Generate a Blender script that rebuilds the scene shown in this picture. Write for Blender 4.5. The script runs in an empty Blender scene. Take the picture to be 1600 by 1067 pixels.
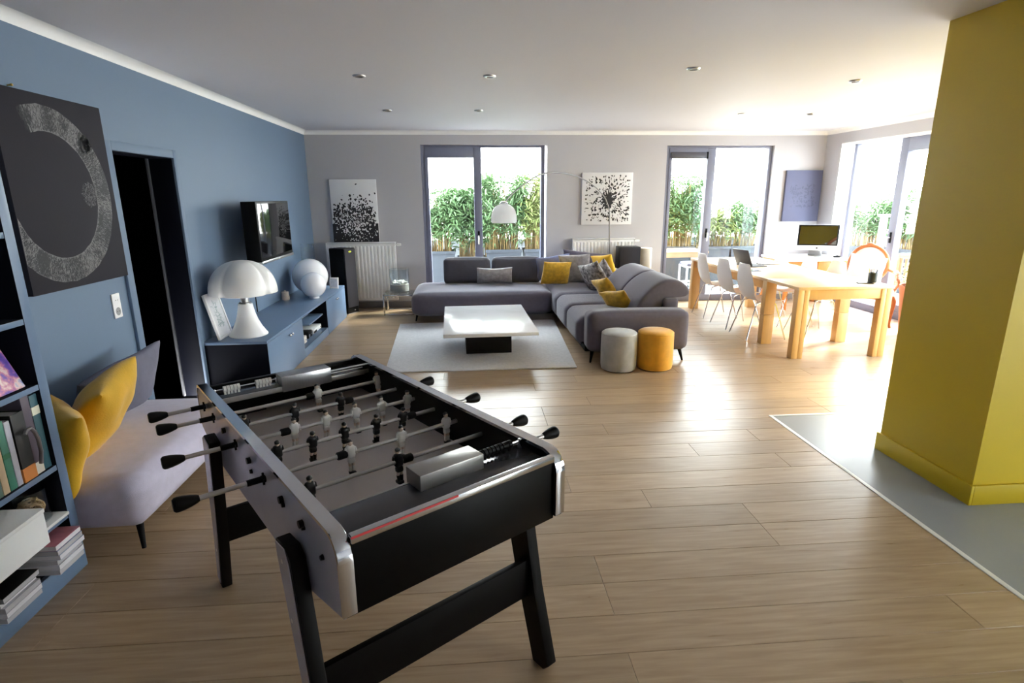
import bpy, bmesh, math, random
from mathutils import Vector, Matrix, noise as mnoise
R = math.radians
PI = math.pi
random.seed(7)
scene = bpy.context.scene
COL = scene.collection

# ------------------------------------------------------------------ camera, sky, exposure
cam_data = bpy.data.cameras.new('camera')
cam = bpy.data.objects.new('camera', cam_data)
COL.objects.link(cam)
cam_data.sensor_width = 36.0
cam_data.lens = 880.04 / 1600 * 36.0
cam_data.clip_start = 0.05
RC = ((0.997028, -0.025653, 0.072639), (-0.076717, -0.248262, 0.965650), (-0.006739, -0.968353, -0.249492))
cam.matrix_world = Matrix(((RC[0][0], -RC[0][1], -RC[0][2], 0.0),
                           (RC[1][0], -RC[1][1], -RC[1][2], 0.0),
                           (RC[2][0], -RC[2][1], -RC[2][2], 1.62),
                           (0, 0, 0, 1)))
scene.camera = cam

world = bpy.data.worlds.new('overcast_sky')
scene.world = world
world.use_nodes = True
wn = world.node_tree.nodes
wl = world.node_tree.links
wn.clear()
w_out = wn.new('ShaderNodeOutputWorld')
w_bg = wn.new('ShaderNodeBackground')
w_tc = wn.new('ShaderNodeTexCoord')
w_sep = wn.new('ShaderNodeSeparateXYZ')
w_ramp = wn.new('ShaderNodeValToRGB')
w_ramp.color_ramp.elements[0].position = 0.0
w_ramp.color_ramp.elements[0].color = (1.0, 0.985, 0.96, 1)
w_ramp.color_ramp.elements[1].position = 1.0
w_ramp.color_ramp.elements[1].color = (0.80, 0.90, 1.0, 1)
wl.new(w_tc.outputs['Generated'], w_sep.inputs[0])
wl.new(w_sep.outputs['Z'], w_ramp.inputs[0])
wl.new(w_ramp.outputs[0], w_bg.inputs['Color'])
w_bg.inputs['Strength'].default_value = 7.0
wl.new(w_bg.outputs[0], w_out.inputs['Surface'])

sun_data = bpy.data.lights.new('veiled_sun', 'SUN')
sun_data.energy = 7.5
sun_data.angle = R(14)
sun_data.color = (1.0, 0.95, 0.87)
sun = bpy.data.objects.new('veiled_sun', sun_data)
COL.objects.link(sun)
sun.rotation_euler = Vector((-0.80, -0.36, -0.64)).to_track_quat('-Z', 'Y').to_euler()

scene.view_settings.view_transform = 'Standard'
scene.view_settings.look = 'None'
scene.view_settings.gamma = 1.0
scene.view_settings.use_curve_mapping = False
scene.view_settings.exposure = 2.05
try:
    scene.cycles.use_denoising = True
    scene.cycles.max_bounces = 14
    scene.cycles.diffuse_bounces = 10
    scene.cycles.glossy_bounces = 5
    scene.cycles.transparent_max_bounces = 24
    scene.cycles.caustics_reflective = False
    scene.cycles.caustics_refractive = False
    scene.cycles.sample_clamp_indirect = 12.0
except Exception:
    pass


# ------------------------------------------------------------------ materials
def lin(c):
    return tuple(((v / 255.0) / 12.92 if v / 255.0 <= 0.04045 else ((v / 255.0 + 0.055) / 1.055) ** 2.4) for v in c)


MATS = {}


def mat(name, rgb, rough=0.5, metal=0.0, spec=0.5, var=0.06, scale=6.0, bump=0.0, bscale=60.0,
        coat=0.0, sheen=0.0, stretch=None, trans=0.0, alpha=1.0, srgb=True, rvar=0.04, ior=1.5):
    if name in MATS:
        return MATS[name]
    m = bpy.data.materials.new(name)
    m.use_nodes = True
    nt = m.node_tree
    p = nt.nodes['Principled BSDF']
    base = lin(rgb) if srgb else rgb
    tc = nt.nodes.new('ShaderNodeTexCoord')
    mp = nt.nodes.new('ShaderNodeMapping')
    nt.links.new(tc.outputs['Object'], mp.inputs[0])
    if stretch:
        mp.inputs['Scale'].default_value = stretch
    nz = nt.nodes.new('ShaderNodeTexNoise')
    nz.inputs['Scale'].default_value = scale
    nz.inputs['Detail'].default_value = 5.0
    nt.links.new(mp.outputs[0], nz.inputs['Vector'])
    rp = nt.nodes.new('ShaderNodeValToRGB')
    rp.color_ramp.elements[0].position = 0.3
    rp.color_ramp.elements[1].position = 0.7
    rp.color_ramp.elements[0].color = tuple(max(0.0, c * (1 - var)) for c in base) + (1,)
    rp.color_ramp.elements[1].color = tuple(min(1.0, c * (1 + var)) for c in base) + (1,)
    nt.links.new(nz.outputs['Fac'], rp.inputs[0])
    nt.links.new(rp.outputs[0], p.inputs['Base Color'])
    rr = nt.nodes.new('ShaderNodeMapRange')
    rr.inputs['To Min'].default_value = max(0.0, rough - rvar)
    rr.inputs['To Max'].default_value = min(1.0, rough + rvar)
    nt.links.new(nz.outputs['Fac'], rr.inputs['Value'])
    nt.links.new(rr.outputs[0], p.inputs['Roughness'])
    p.inputs['Metallic'].default_value = metal
    p.inputs['Specular IOR Level'].default_value = spec
    p.inputs['IOR'].default_value = ior
    if coat:
        p.inputs['Coat Weight'].default_value = coat
        p.inputs['Coat Roughness'].default_value = 0.05
    if sheen:
        p.inputs['Sheen Weight'].default_value = sheen
        p.inputs['Sheen Roughness'].default_value = 0.4
    if trans:
        p.inputs['Transmission Weight'].default_value = trans
    if bump:
        b2 = nt.nodes.new('ShaderNodeTexNoise')
        b2.inputs['Scale'].default_value = bscale
        b2.inputs['Detail'].default_value = 4.0
        nt.links.new(mp.outputs[0], b2.inputs['Vector'])
        bp = nt.nodes.new('ShaderNodeBump')
        bp.inputs['Strength'].default_value = bump
        bp.inputs['Distance'].default_value = 0.01
        nt.links.new(b2.outputs['Fac'], bp.inputs['Height'])
        nt.links.new(bp.outputs[0], p.inputs['Normal'])
    MATS[name] = m
    return m


def glass_mat(name, tint=(0.95, 0.97, 0.97), refl=1.0, ior=1.5, rough=0.0):
    """clear sheet glass: see-through with a Fresnel reflection"""
    m = bpy.data.materials.new(name)
    m.use_nodes = True
    nt = m.node_tree
    nt.nodes.clear()
    out = nt.nodes.new('ShaderNodeOutputMaterial')
    mix = nt.nodes.new('ShaderNodeMixShader')
    tr = nt.nodes.new('ShaderNodeBsdfTransparent')
    gl = nt.nodes.new('ShaderNodeBsdfGlossy')
    fr = nt.nodes.new('ShaderNodeLayerWeight')
    fr.inputs['Blend'].default_value = 0.5
    pw_ = nt.nodes.new('ShaderNodeMath')
    pw_.operation = 'POWER'
    pw_.inputs[1].default_value = 5.0
    sc_ = nt.nodes.new('ShaderNodeMath')
    sc_.operation = 'MULTIPLY_ADD'
    sc_.inputs[1].default_value = 0.90
    sc_.inputs[2].default_value = 0.04
    nt.links.new(fr.outputs['Facing'], pw_.inputs[0])
    nt.links.new(pw_.outputs[0], sc_.inputs[0])
    nz = nt.nodes.new('ShaderNodeTexNoise')
    nz.inputs['Scale'].default_value = 2.0
    rp = nt.nodes.new('ShaderNodeValToRGB')
    rp.color_ramp.elements[0].color = tuple(c * 0.985 for c in tint) + (1,)
    rp.color_ramp.elements[1].color = tint + (1,)
    nt.links.new(nz.outputs['Fac'], rp.inputs[0])
    nt.links.new(rp.outputs[0], tr.inputs[0])
    gl.inputs['Roughness'].default_value = rough
    mu = nt.nodes.new('ShaderNodeMath')
    mu.operation = 'MULTIPLY'
    mu.inputs[1].default_value = refl
    nt.links.new(sc_.outputs[0], mu.inputs[0])
    nt.links.new(mu.outputs[0], mix.inputs[0])
    nt.links.new(tr.outputs[0], mix.inputs[1])
    nt.links.new(gl.outputs[0], mix.inputs[2])
    nt.links.new(mix.outputs[0], out.inputs[0])
    MATS[name] = m
    return m


def plank_mat():
    m = bpy.data.materials.new('oak_plank')
    m.use_nodes = True
    nt = m.node_tree
    p = nt.nodes['Principled BSDF']
    oi = nt.nodes.new('ShaderNodeObjectInfo')
    tc = nt.nodes.new('ShaderNodeTexCoord')
    mp = nt.nodes.new('ShaderNodeMapping')
    mp.inputs['Scale'].default_value = (1.1, 14.0, 1.0)
    cb = nt.nodes.new('ShaderNodeCombineXYZ')
    mu = nt.nodes.new('ShaderNodeMath')
    mu.operation = 'MULTIPLY'
    mu.inputs[1].default_value = 37.0
    nt.links.new(oi.outputs['Random'], mu.inputs[0])
    nt.links.new(mu.outputs[0], cb.inputs[0])
    nt.links.new(mu.outputs[0], cb.inputs[1])
    nt.links.new(tc.outputs['Object'], mp.inputs[0])
    nt.links.new(cb.outputs[0], mp.inputs['Location'])
    nz = nt.nodes.new('ShaderNodeTexNoise')
    nz.inputs['Scale'].default_value = 3.0
    nz.inputs['Detail'].default_value = 8.0
    nz.inputs['Distortion'].default_value = 0.6
    nt.links.new(mp.outputs[0], nz.inputs['Vector'])
    rp = nt.nodes.new('ShaderNodeValToRGB')
    rp.color_ramp.elements[0].position = 0.28
    rp.color_ramp.elements[1].position = 0.75
    rp.color_ramp.elements[0].color = (0.330, 0.222, 0.128, 1)
    rp.color_ramp.elements[1].color = (0.455, 0.330, 0.205, 1)
    nt.links.new(nz.outputs['Fac'], rp.inputs[0])
    hs = nt.nodes.new('ShaderNodeHueSaturation')
    mr = nt.nodes.new('ShaderNodeMapRange')
    mr.inputs['To Min'].default_value = 0.88
    mr.inputs['To Max'].default_value = 1.10
    nt.links.new(oi.outputs['Random'], mr.inputs['Value'])
    nt.links.new(mr.outputs[0], hs.inputs['Value'])
    nt.links.new(rp.outputs[0], hs.inputs['Color'])
    nt.links.new(hs.outputs[0], p.inputs['Base Color'])
    r2 = nt.nodes.new('ShaderNodeMapRange')
    r2.inputs['To Min'].default_value = 0.24
    r2.inputs['To Max'].default_value = 0.36
    nt.links.new(nz.outputs['Fac'], r2.inputs['Value'])
    nt.links.new(r2.outputs[0], p.inputs['Roughness'])
    p.inputs['Specular IOR Level'].default_value = 0.5
    bp = nt.nodes.new('ShaderNodeBump')
    bp.inputs['Strength'].default_value = 0.12
    bp.inputs['Distance'].default_value = 0.004
    nt.links.new(nz.outputs['Fac'], bp.inputs['Height'])
    nt.links.new(bp.outputs[0], p.inputs['Normal'])
    return m


M_BLUE = mat('blue_wall_paint', (102, 122, 146), 0.55, var=0.02, scale=1.5, bump=0.03, bscale=220)
M_BLUE_LAQ = mat('blue_lacquer', (100, 122, 150), 0.34, var=0.02, scale=2)
M_GREYWALL = mat('warm_grey_wall_paint', (182, 181, 186), 0.6, var=0.02, scale=1.2, bump=0.03, bscale=220)
M_CEIL = mat('ceiling_paint', (212, 212, 219), 0.7, var=0.01, scale=1)
M_COVE = mat('white_cove_paint', (240, 240, 240), 0.5, var=0.01)
M_YELLOW = mat('yellow_wall_paint', (202, 174, 24), 0.45, var=0.02, scale=1.5, bump=0.03, bscale=220)
M_NAVY = mat('navy_paint_and_shade', (9, 12, 24), 0.6, spec=0.12, var=0.05)
M_BLACK = mat('black_lacquer', (5, 5, 6), 0.4, spec=0.16, var=0.1)
M_BLACKM = mat('black_matt', (9, 9, 11), 0.6, spec=0.15, var=0.1)
M_DARKBROWN = mat('black_brown_laminate', (10, 8, 8), 0.5, spec=0.12, var=0.1)
M_FRAME = mat('window_aluminium', (120, 124, 144), 0.42, var=0.03)
M_WHITE = mat('white_lacquer', (238, 238, 238), 0.3, var=0.01)
M_WHITEM = mat('white_matt', (232, 232, 232), 0.6, var=0.01)
M_OPAL = mat('opal_glass', (244, 244, 248), 0.22, var=0.01)
M_CHROME = mat('chrome', (215, 216, 220), 0.12, metal=1.0, var=0.02)
M_STEEL = mat('brushed_steel', (180, 180, 182), 0.3, metal=1.0, var=0.06, stretch=(1, 30, 1))
M_SILVERP = mat('silver_panel', (206, 206, 222), 0.24, metal=0.2, var=0.03)
M_SOFA = mat('grey_sofa_fabric', (94, 89, 103), 0.9, var=0.08, scale=26, bump=0.25, bscale=420, sheen=0.35)
M_SOFADK = mat('dark_grey_back_fabric', (72, 70, 78), 0.9, var=0.08, scale=26, bump=0.25, bscale=420, sheen=0.3)
M_DAYBED = mat('lilac_grey_fabric', (196, 190, 210), 0.9, var=0.05, scale=22, bump=0.2, bscale=420, sheen=0.3)
M_GREYCUSH = mat('slate_fabric', (108, 108, 124), 0.9, var=0.06, scale=24, bump=0.2, bscale=400)
M_MUSTARD = mat('mustard_velvet', (222, 172, 30), 0.8, var=0.10, scale=9, bump=0.15, bscale=120, sheen=0.4)
M_OCHRE = mat('ochre_crushed_velvet', (205, 160, 40), 0.75, var=0.22, scale=22, bump=0.25, bscale=60, sheen=0.4)
M_GREYVEL = mat('grey_crushed_velvet', (150, 146, 148), 0.7, var=0.25, scale=20, bump=0.25, bscale=60, sheen=0.4)
M_PATTERN = mat('grey_patterned_fabric', (150, 144, 142), 0.85, var=0.85, scale=26, bump=0.2, bscale=90)
M_BLUECUSH = mat('blue_lilac_fabric', (118, 124, 158), 0.85, var=0.12, scale=14, bump=0.2, bscale=200)
M_SILVERVEL = mat('silver_velvet', (172, 172, 172), 0.55, var=0.16, scale=9, bump=0.12, bscale=50, sheen=0.5)
M_GOLDVEL = mat('amber_velvet', (226, 164, 44), 0.65, var=0.14, scale=9, bump=0.12, bscale=50, sheen=0.4)
M_RUG = mat('pale_grey_rug_pile', (222, 221, 222), 0.95, var=0.08, scale=40, bump=0.6, bscale=300)
M_OAK = mat('light_oak', (208, 168, 112), 0.4, var=0.07, scale=3, stretch=(10, 10, 1), bump=0.03)
M_OAKTOP = mat('light_oak_top', (218, 188, 144), 0.33, var=0.06, scale=3, stretch=(10, 1, 10))
M_OAKDK = mat('orange_wood', (196, 120, 52), 0.4, var=0.12, scale=5, stretch=(12, 12, 1))
M_CHERRY = mat('cherry_wood', (176, 104, 58), 0.35, var=0.15, scale=8)
M_CREAM = mat('cream_upholstery', (226, 216, 206), 0.85, var=0.04, scale=20, bump=0.15, bscale=300)
M_TERRA = mat('terracotta_glaze', (182, 116, 84), 0.6, var=0.08)
M_TEAK = mat('outdoor_teak', (196, 160, 120), 0.6, var=0.12, scale=5)
M_VINYL = mat('grey_vinyl', (140, 144, 146), 0.3, var=0.05, scale=2.5)
M_FIELD = mat('grey_playfield', (206, 198, 196), 0.32, var=0.02)
M_DECK = mat('dark_grey_deck', (70, 70, 76), 0.16, var=0.04)
M_ROD = mat('satin_rod_steel', (190, 186, 182), 0.3, metal=0.6, var=0.03)
M_RUBBER = mat('black_rubber', (12, 11, 11), 0.5, spec=0.2, var=0.1)
M_PWHITE = mat('player_white', (226, 224, 218), 0.4, var=0.02)
M_PBLACK = mat('player_black', (16, 15, 16), 0.4, var=0.05)
M_SKIN = mat('player_skin', (216, 196, 176), 0.45, var=0.02)
M_CANVASBLK = mat('charcoal_canvas', (38, 36, 44), 0.7, spec=0.25, var=0.08, scale=4, bump=0.1, bscale=300)
M_PAINTGREY = mat('grey_paint', (118, 116, 118), 0.65, var=0.35, scale=70)
M_CANVASWHT = mat('white_canvas', (224, 224, 226), 0.75, var=0.02, bump=0.06, bscale=300)
M_PAINTBLK = mat('black_paint', (26, 25, 32), 0.55, var=0.1)
M_CANVASBLUE = mat('slate_blue_canvas', (92, 96, 124), 0.75, var=0.06, scale=3)
M_PAINTSLATE = mat('dark_slate_paint', (78, 82, 108), 0.7, var=0.2, scale=40)
M_SCREEN = mat('glossy_black_screen', (12, 12, 14), 0.06, var=0.02)
M_PLANTER = mat('blue_grey_planter', (62, 68, 76), 0.7, var=0.05)
M_BAMBOO = mat('bamboo_cane', (146, 124, 78), 0.6, var=0.2, scale=8)
M_LEAF = mat('bamboo_leaf', (100, 128, 86), 0.55, spec=0.3, var=0.35, scale=5)
M_LEAFY = mat('yellow_green_leaf', (130, 142, 84), 0.55, spec=0.3, var=0.3, scale=5)
M_LEAFP = mat('house_plant_leaf', (104, 146, 44), 0.45, var=0.25, scale=9)
M_TERRACE = mat('pale_terrace_board', (188, 184, 178), 0.7, var=0.06, scale=3)
M_PARAPET = mat('parapet_render', (120, 124, 130), 0.8, var=0.05)
M_WHITEP = mat('white_render', (238, 238, 236), 0.8, var=0.02)
M_COFFEETOP = mat('white_gloss_top', (240, 240, 242), 0.16, var=0.01)
M_COFFEEBASE = mat('black_stained_base', (14, 12, 12), 0.45, spec=0.2, var=0.1)
M_PLASTW = mat('white_plastic_shell', (218, 214, 214), 0.35, var=0.01)
M_PAPER = mat('paper_edges', (222, 220, 224), 0.8, var=0.06, scale=30, stretch=(1, 1, 40))
M_TAN = mat('rattan', (204, 168, 118), 0.6, var=0.15, scale=30)
M_SOCKET = mat('white_socket_plastic', (240, 240, 240), 0.35, var=0.01)
M_STONE = mat('white_pebble', (236, 234, 228), 0.7, var=0.03)
M_BEIGE = mat('beige_plinth', (186, 180, 168), 0.6, var=0.04)


def shade_mat():
    m = bpy.data.materials.new('translucent_white_shade')
    m.use_nodes = True
    nt = m.node_tree
    p = nt.nodes['Principled BSDF']
    out = nt.nodes['Material Output']
    nz = nt.nodes.new('ShaderNodeTexNoise')
    nz.inputs['Scale'].default_value = 4.0
    rp = nt.nodes.new('ShaderNodeValToRGB')
    rp.color_ramp.elements[0].color = (0.93, 0.93, 0.93, 1)
    rp.color_ramp.elements[1].color = (0.96, 0.96, 0.96, 1)
    nt.links.new(nz.outputs['Fac'], rp.inputs[0])
    nt.links.new(rp.outputs[0], p.inputs['Base Color'])
    p.inputs['Roughness'].default_value = 0.25
    tl = nt.nodes.new('ShaderNodeBsdfTranslucent')
    nt.links.new(rp.outputs[0], tl.inputs[0])
    mix = nt.nodes.new('ShaderNodeMixShader')
    mix.inputs[0].default_value = 0.85
    nt.links.new(p.outputs[0], mix.inputs[1])
    nt.links.new(tl.outputs[0], mix.inputs[2])
    nt.links.new(mix.outputs[0], out.inputs[0])
    return m


M_SHADE = shade_mat()
M_RAD = mat('radiator_enamel', (236, 236, 238), 0.35, var=0.01)
G_WINDOW = glass_mat('window_glass', (0.94, 0.97, 0.97), 0.8)
G_CLEAR = glass_mat('clear_vase_glass', (0.90, 0.93, 0.95), 1.0)
G_FENCE = glass_mat('terrace_glass_screen', (0.80, 0.88, 0.88), 0.9)
M_PLANK = plank_mat()
MATS['oak_plank'] = M_PLANK


# ------------------------------------------------------------------ mesh helpers
class B:
    def __init__(self):
        self.bm = bmesh.new()
        self.mi = 0

    def _fin(self, faces):
        for f in faces:
            f.material_index = self.mi

    def box(self, x0, x1, y0, y1, z0, z1, bev=0.0, seg=2, mx=None):
        c = Vector(((x0 + x1) / 2, (y0 + y1) / 2, (z0 + z1) / 2))
        m = Matrix.Translation(c) @ Matrix.Diagonal((abs(x1 - x0), abs(y1 - y0), abs(z1 - z0), 1))
        if mx is not None:
            m = mx @ m
        vs = bmesh.ops.create_cube(self.bm, size=1.0, matrix=m)['verts']
        fs = {f for v in vs for f in v.link_faces}
        self._fin(fs)
        if bev > 0:
            es = list({e for v in vs for e in v.link_edges})
            r = bmesh.ops.bevel(self.bm, geom=es, offset=bev, segments=seg, profile=0.5, affect='EDGES', clamp_overlap=True)
            self._fin(r['faces'])
        return self

    def cyl(self, p0, p1, r0, r1=None, seg=20, cap=True):
        p0 = Vector(p0)
        p1 = Vector(p1)
        r1 = r0 if r1 is None else r1
        d = p1 - p0
        q = d.to_track_quat('Z', 'Y').to_matrix().to_4x4()
        m = Matrix.Translation((p0 + p1) / 2) @ q
        vs = bmesh.ops.create_cone(self.bm, cap_ends=cap, segments=seg, radius1=r0, radius2=r1, depth=d.length, matrix=m)['verts']
        self._fin({f for v in vs for f in v.link_faces})
        return self

    def sphere(self, c, r, u=20, v=12, sc=(1, 1, 1), mx=None):
        m = Matrix.Translation(c) @ Matrix.Diagonal((sc[0], sc[1], sc[2], 1))
        if mx is not None:
            m = mx @ m
        vs = bmesh.ops.create_uvsphere(self.bm, u_segments=u, v_segments=v, radius=r, matrix=m)['verts']
        self._fin({f for x in vs for f in x.link_faces})
        return self

    def lathe(self, prof, c=(0, 0, 0), seg=32, mod=None):
        """prof: list of (r, z); mod(theta, r, z) -> radius multiplier"""
        rows = []
        for (r, z) in prof:
            if r < 1e-5:
                rows.append([self.bm.verts.new((c[0], c[1], c[2] + z))])
            else:
                row = []
                for k in range(seg):
                    t = 2 * PI * k / seg
                    rr = r * (mod(t, r, z) if mod else 1)
                    row.append(self.bm.verts.new((c[0] + rr * math.cos(t), c[1] + rr * math.sin(t), c[2] + z)))
                rows.append(row)
        fs = []
        for a, b in zip(rows[:-1], rows[1:]):
            for k in range(seg):
                k2 = (k + 1) % seg
                if len(a) == 1 and len(b) == 1:
                    continue
                if len(a) == 1:
                    fs.append(self.bm.faces.new((a[0], b[k2], b[k])))
                elif len(b) == 1:
                    fs.append(self.bm.faces.new((a[k], a[k2], b[0])))
                else:
                    fs.append(self.bm.faces.new((a[k], a[k2], b[k2], b[k])))
        self._fin(fs)
        return self

    def tube(self, pts, r, seg=10, closed=False, cap=True):
        pts = [Vector(p) for p in pts]
        n = len(pts)
        rad = r if isinstance(r, (list, tuple)) else [r] * n
        rows = []
        up = None
        for i in range(n):
            if closed:
                t = pts[(i + 1) % n] - pts[(i - 1) % n]
            else:
                t = pts[min(i + 1, n - 1)] - pts[max(i - 1, 0)]
            t.normalize()
            if up is None:
                up = Vector((0, 0, 1)) if abs(t.z) < 0.9 else Vector((1, 0, 0))
            s = t.cross(up)
            if s.length < 1e-6:
                s = t.orthogonal()
            s.normalize()
            up = s.cross(t).normalized()
            rows.append([self.bm.verts.new(pts[i] + rad[i] * (math.cos(2 * PI * k / seg) * s + math.sin(2 * PI * k / seg) * up)) for k in range(seg)])
        fs = []
        rng = range(n) if closed else range(n - 1)
        for i in rng:
            a, b = rows[i], rows[(i + 1) % n]
            for k in range(seg):
                k2 = (k + 1) % seg
                fs.append(self.bm.faces.new((a[k], a[k2], b[k2], b[k])))
        if cap and not closed:
            fs.append(self.bm.faces.new(list(reversed(rows[0]))))
            fs.append(self.bm.faces.new(rows[-1]))
        self._fin(fs)
        return self

    def prism(self, poly, axis, a0, a1, bev=0.0, seg=2):
        """poly of 2-D points extruded along axis: 'x' -> (y,z), 'y' -> (x,z), 'z' -> (x,y)"""
        def P(p, a):
            return {'x': (a, p[0], p[1]), 'y': (p[0], a, p[1]), 'z': (p[0], p[1], a)}[axis]
        v0 = [self.bm.verts.new(P(p, a0)) for p in poly]
        v1 = [self.bm.verts.new(P(p, a1)) for p in poly]
        n = len(poly)
        fs = [self.bm.faces.new(v0), self.bm.faces.new(list(reversed(v1)))]
        for i in range(n):
            j = (i + 1) % n
            fs.append(self.bm.faces.new((v0[j], v0[i], v1[i], v1[j])))
        self._fin(fs)
        if bev > 0:
            es = list({e for v in v0 + v1 for e in v.link_edges})
            r = bmesh.ops.bevel(self.bm, geom=es, offset=bev, segments=seg, profile=0.5, affect='EDGES', clamp_overlap=True)
            self._fin(r['faces'])
        return self

    def softbox(self, c, s, r, bulge=(0, 0, 0), n=10, mx=None, wob=0.0):
        """box of size s about c with edges of radius r and faces that swell"""
        bm2 = bmesh.new()
        bmesh.ops.create_cube(bm2, size=2.0)
        bmesh.ops.subdivide_edges(bm2, edges=bm2.edges[:], cuts=n, use_grid_fill=True)
        h = [s[i] / 2 for i in range(3)]
        rr = [min(r, h[i] * 0.999) for i in range(3)]
        mp = {}
        for v in bm2.verts:
            a = [max(-1, min(1, v.co[i])) for i in range(3)]
            # push samples toward the edges so that the rounding has points
            p = []
            for i in range(3):
                t = a[i]
                p.append(h[i] * (math.copysign(abs(t) ** 0.75, t)))
            q = [max(-(h[i] - rr[i]), min(h[i] - rr[i], p[i])) for i in range(3)]
            d = Vector([(p[i] - q[i]) / rr[i] for i in range(3)])
            if d.length > 1e-6:
                d.normalize()
            o = [q[i] + rr[i] * d[i] for i in range(3)]
            for i in range(3):
                j, k = (i + 1) % 3, (i + 2) % 3
                if abs(d[i]) > 0:
                    o[i] += d[i] * bulge[i] * max(0, 1 - a[j] ** 2) ** 0.8 * max(0, 1 - a[k] ** 2) ** 0.8
            co = Vector(o)
            if wob:
                nv = mnoise.noise_vector((co + Vector(c) * 3.1) * 3.0)
                co += wob * nv
            co = co + Vector(c)
            if mx is not None:
                co = mx @ co
            mp[v] = self.bm.verts.new(co)
        fs = [self.bm.faces.new([mp[v] for v in f.verts]) for f in bm2.faces]
        bm2.free()
        self._fin(fs)
        return self

    def pillow(self, w, h, t, mx, pinch=0.08, n=16, seed=0, pv=None):
        """cushion in the local x-z plane, thickness along y, centre at the origin of mx"""
        pv = pinch if pv is None else pv
        rnd = random.Random(seed)
        off = Vector((rnd.random() * 50, rnd.random() * 50, rnd.random() * 50))
        grid = {}
        fs = []
        for side in (1, -1):
            for i in range(n + 1):
                for j in range(n + 1):
                    edge = i in (0, n) or j in (0, n)
                    if edge and (0, i, j) in grid:
                        grid[(side, i, j)] = grid[(0, i, j)]
                        continue
                    u = math.sin((2 * i / n - 1) * PI / 2)
                    v = math.sin((2 * j / n - 1) * PI / 2)
                    x = w / 2 * u * (1 - pinch * (1 - v * v))
                    z = h / 2 * v * (1 - pv * (1 - u * u))
                    th = t / 2 * (max(0, (1 - u * u)) * max(0, (1 - v * v))) ** 0.42
                    nn = mnoise.noise((Vector((x, z, side * 3)) * 9 + off)) * 0.06 * t * (0 if edge else 1)
                    y = side * (th + nn)
                    y += 0.10 * t * mnoise.noise(Vector((u * 1.3, v * 1.3, 0)) + off)
                    vert = self.bm.verts.new(mx @ Vector((x, y, z)))
                    grid[(side, i, j)] = vert
                    if edge:
                        grid[(0, i, j)] = vert
        for side in (1, -1):
            for i in range(n):
                for j in range(n):
                    q = [grid[(side, i, j)], grid[(side, i + 1, j)], grid[(side, i + 1, j + 1)], grid[(side, i, j + 1)]]
                    if side == 1:
                        q.reverse()
                    fs.append(self.bm.faces.new(q))
        self._fin(fs)
        return self


def children_world_inv(parent):
    m = parent.matrix_basis.copy()
    p = parent.parent
    while p is not None:
        m = p.matrix_basis @ m
        p = p.parent
    return m.inverted()


def mesh_obj(name, b, mats, parent=None, smooth=True, W=False, angle=38):
    """link what b holds as ONE mesh object; W: coordinates are world ones and are taken into the parent's frame"""
    bm = b.bm
    if W and parent is not None:
        bmesh.ops.transform(bm, matrix=children_world_inv(parent), verts=bm.verts[:])
    bmesh.ops.recalc_face_normals(bm, faces=bm.faces[:])
    me = bpy.data.meshes.new(name)
    bm.to_mesh(me)
    bm.free()
    for m in (mats if isinstance(mats, (list, tuple)) else [mats]):
        me.materials.append(m)
    if smooth:
        me.polygons.foreach_set('use_smooth', [True] * len(me.polygons))
        me.set_sharp_from_angle(angle=R(angle))
    o = bpy.data.objects.new(name, me)
    COL.objects.link(o)
    if parent is not None:
        o.parent = parent
    return o


def dup_tree(o, parent=None):
    c = o.copy()
    COL.objects.link(c)
    if parent is not None:
        c.parent = parent
    for ch in list(o.children):
        dup_tree(ch, c)
    return c


def tag(o, label=None, cat=None, group=None, kind=None):
    if label:
        o['label'] = label
    if cat:
        o['category'] = cat
    if group:
        o['group'] = group
    if kind:
        o['kind'] = kind
    return o


def thing(name, label, cat, loc=(0, 0, 0), rz=0.0, group=None, kind=None):
    o = bpy.data.objects.new(name, None)
    o.empty_display_size = 0.1
    COL.objects.link(o)
    o.location = loc
    o.rotation_euler = (0, 0, rz)
    bpy_update(o)
    return tag(o, label, cat, group, kind)


def bpy_update(o):
    o.matrix_basis = Matrix.LocRotScale(o.location, o.rotation_euler, o.scale)


def shape(name, b, mats, label, cat, loc, group=None, kind=None, rz=0.0, **kw):
    """a thing that is one mesh: geometry given in world coordinates, origin put at loc"""
    m = (Matrix.Translation(loc) @ Matrix.Rotation(rz, 4, 'Z'))
    bmesh.ops.transform(b.bm, matrix=m.inverted(), verts=b.bm.verts[:])
    o = mesh_obj(name, b, mats, **kw)
    o.location = loc
    o.rotation_euler = (0, 0, rz)
    return tag(o, label, cat, group, kind)


def struct(name, b, mats, label, cat, **kw):
    o = mesh_obj(name, b, mats, **kw)
    return tag(o, label, cat, None, 'structure')


def stuff(o):
    o['kind'] = 'stuff'
    return o


def raw_mesh(name, verts, faces, mats, parent=None, smooth=False, mi=None):
    me = bpy.data.meshes.new(name)
    me.from_pydata(verts, [], faces)
    for m in (mats if isinstance(mats, (list, tuple)) else [mats]):
        me.materials.append(m)
    if mi:
        me.polygons.foreach_set('material_index', mi)
    if smooth:
        me.polygons.foreach_set('use_smooth', [True] * len(me.polygons))
    me.update()
    o = bpy.data.objects.new(name, me)
    COL.objects.link(o)
    if parent is not None:
        o.parent = parent
    return o


def rot_place(c, normal_deg, tilt_deg=0.0, roll_deg=0.0):
    """frame for a cushion: local y (its thickness) points along normal_deg in plan, leaning back by tilt, turned in its own plane by roll"""
    return (Matrix.Translation(c) @ Matrix.Rotation(R(normal_deg - 90), 4, 'Z') @ Matrix.Rotation(R(-tilt_deg), 4, 'X')
            @ Matrix.Rotation(R(roll_deg), 4, 'Y'))


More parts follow.
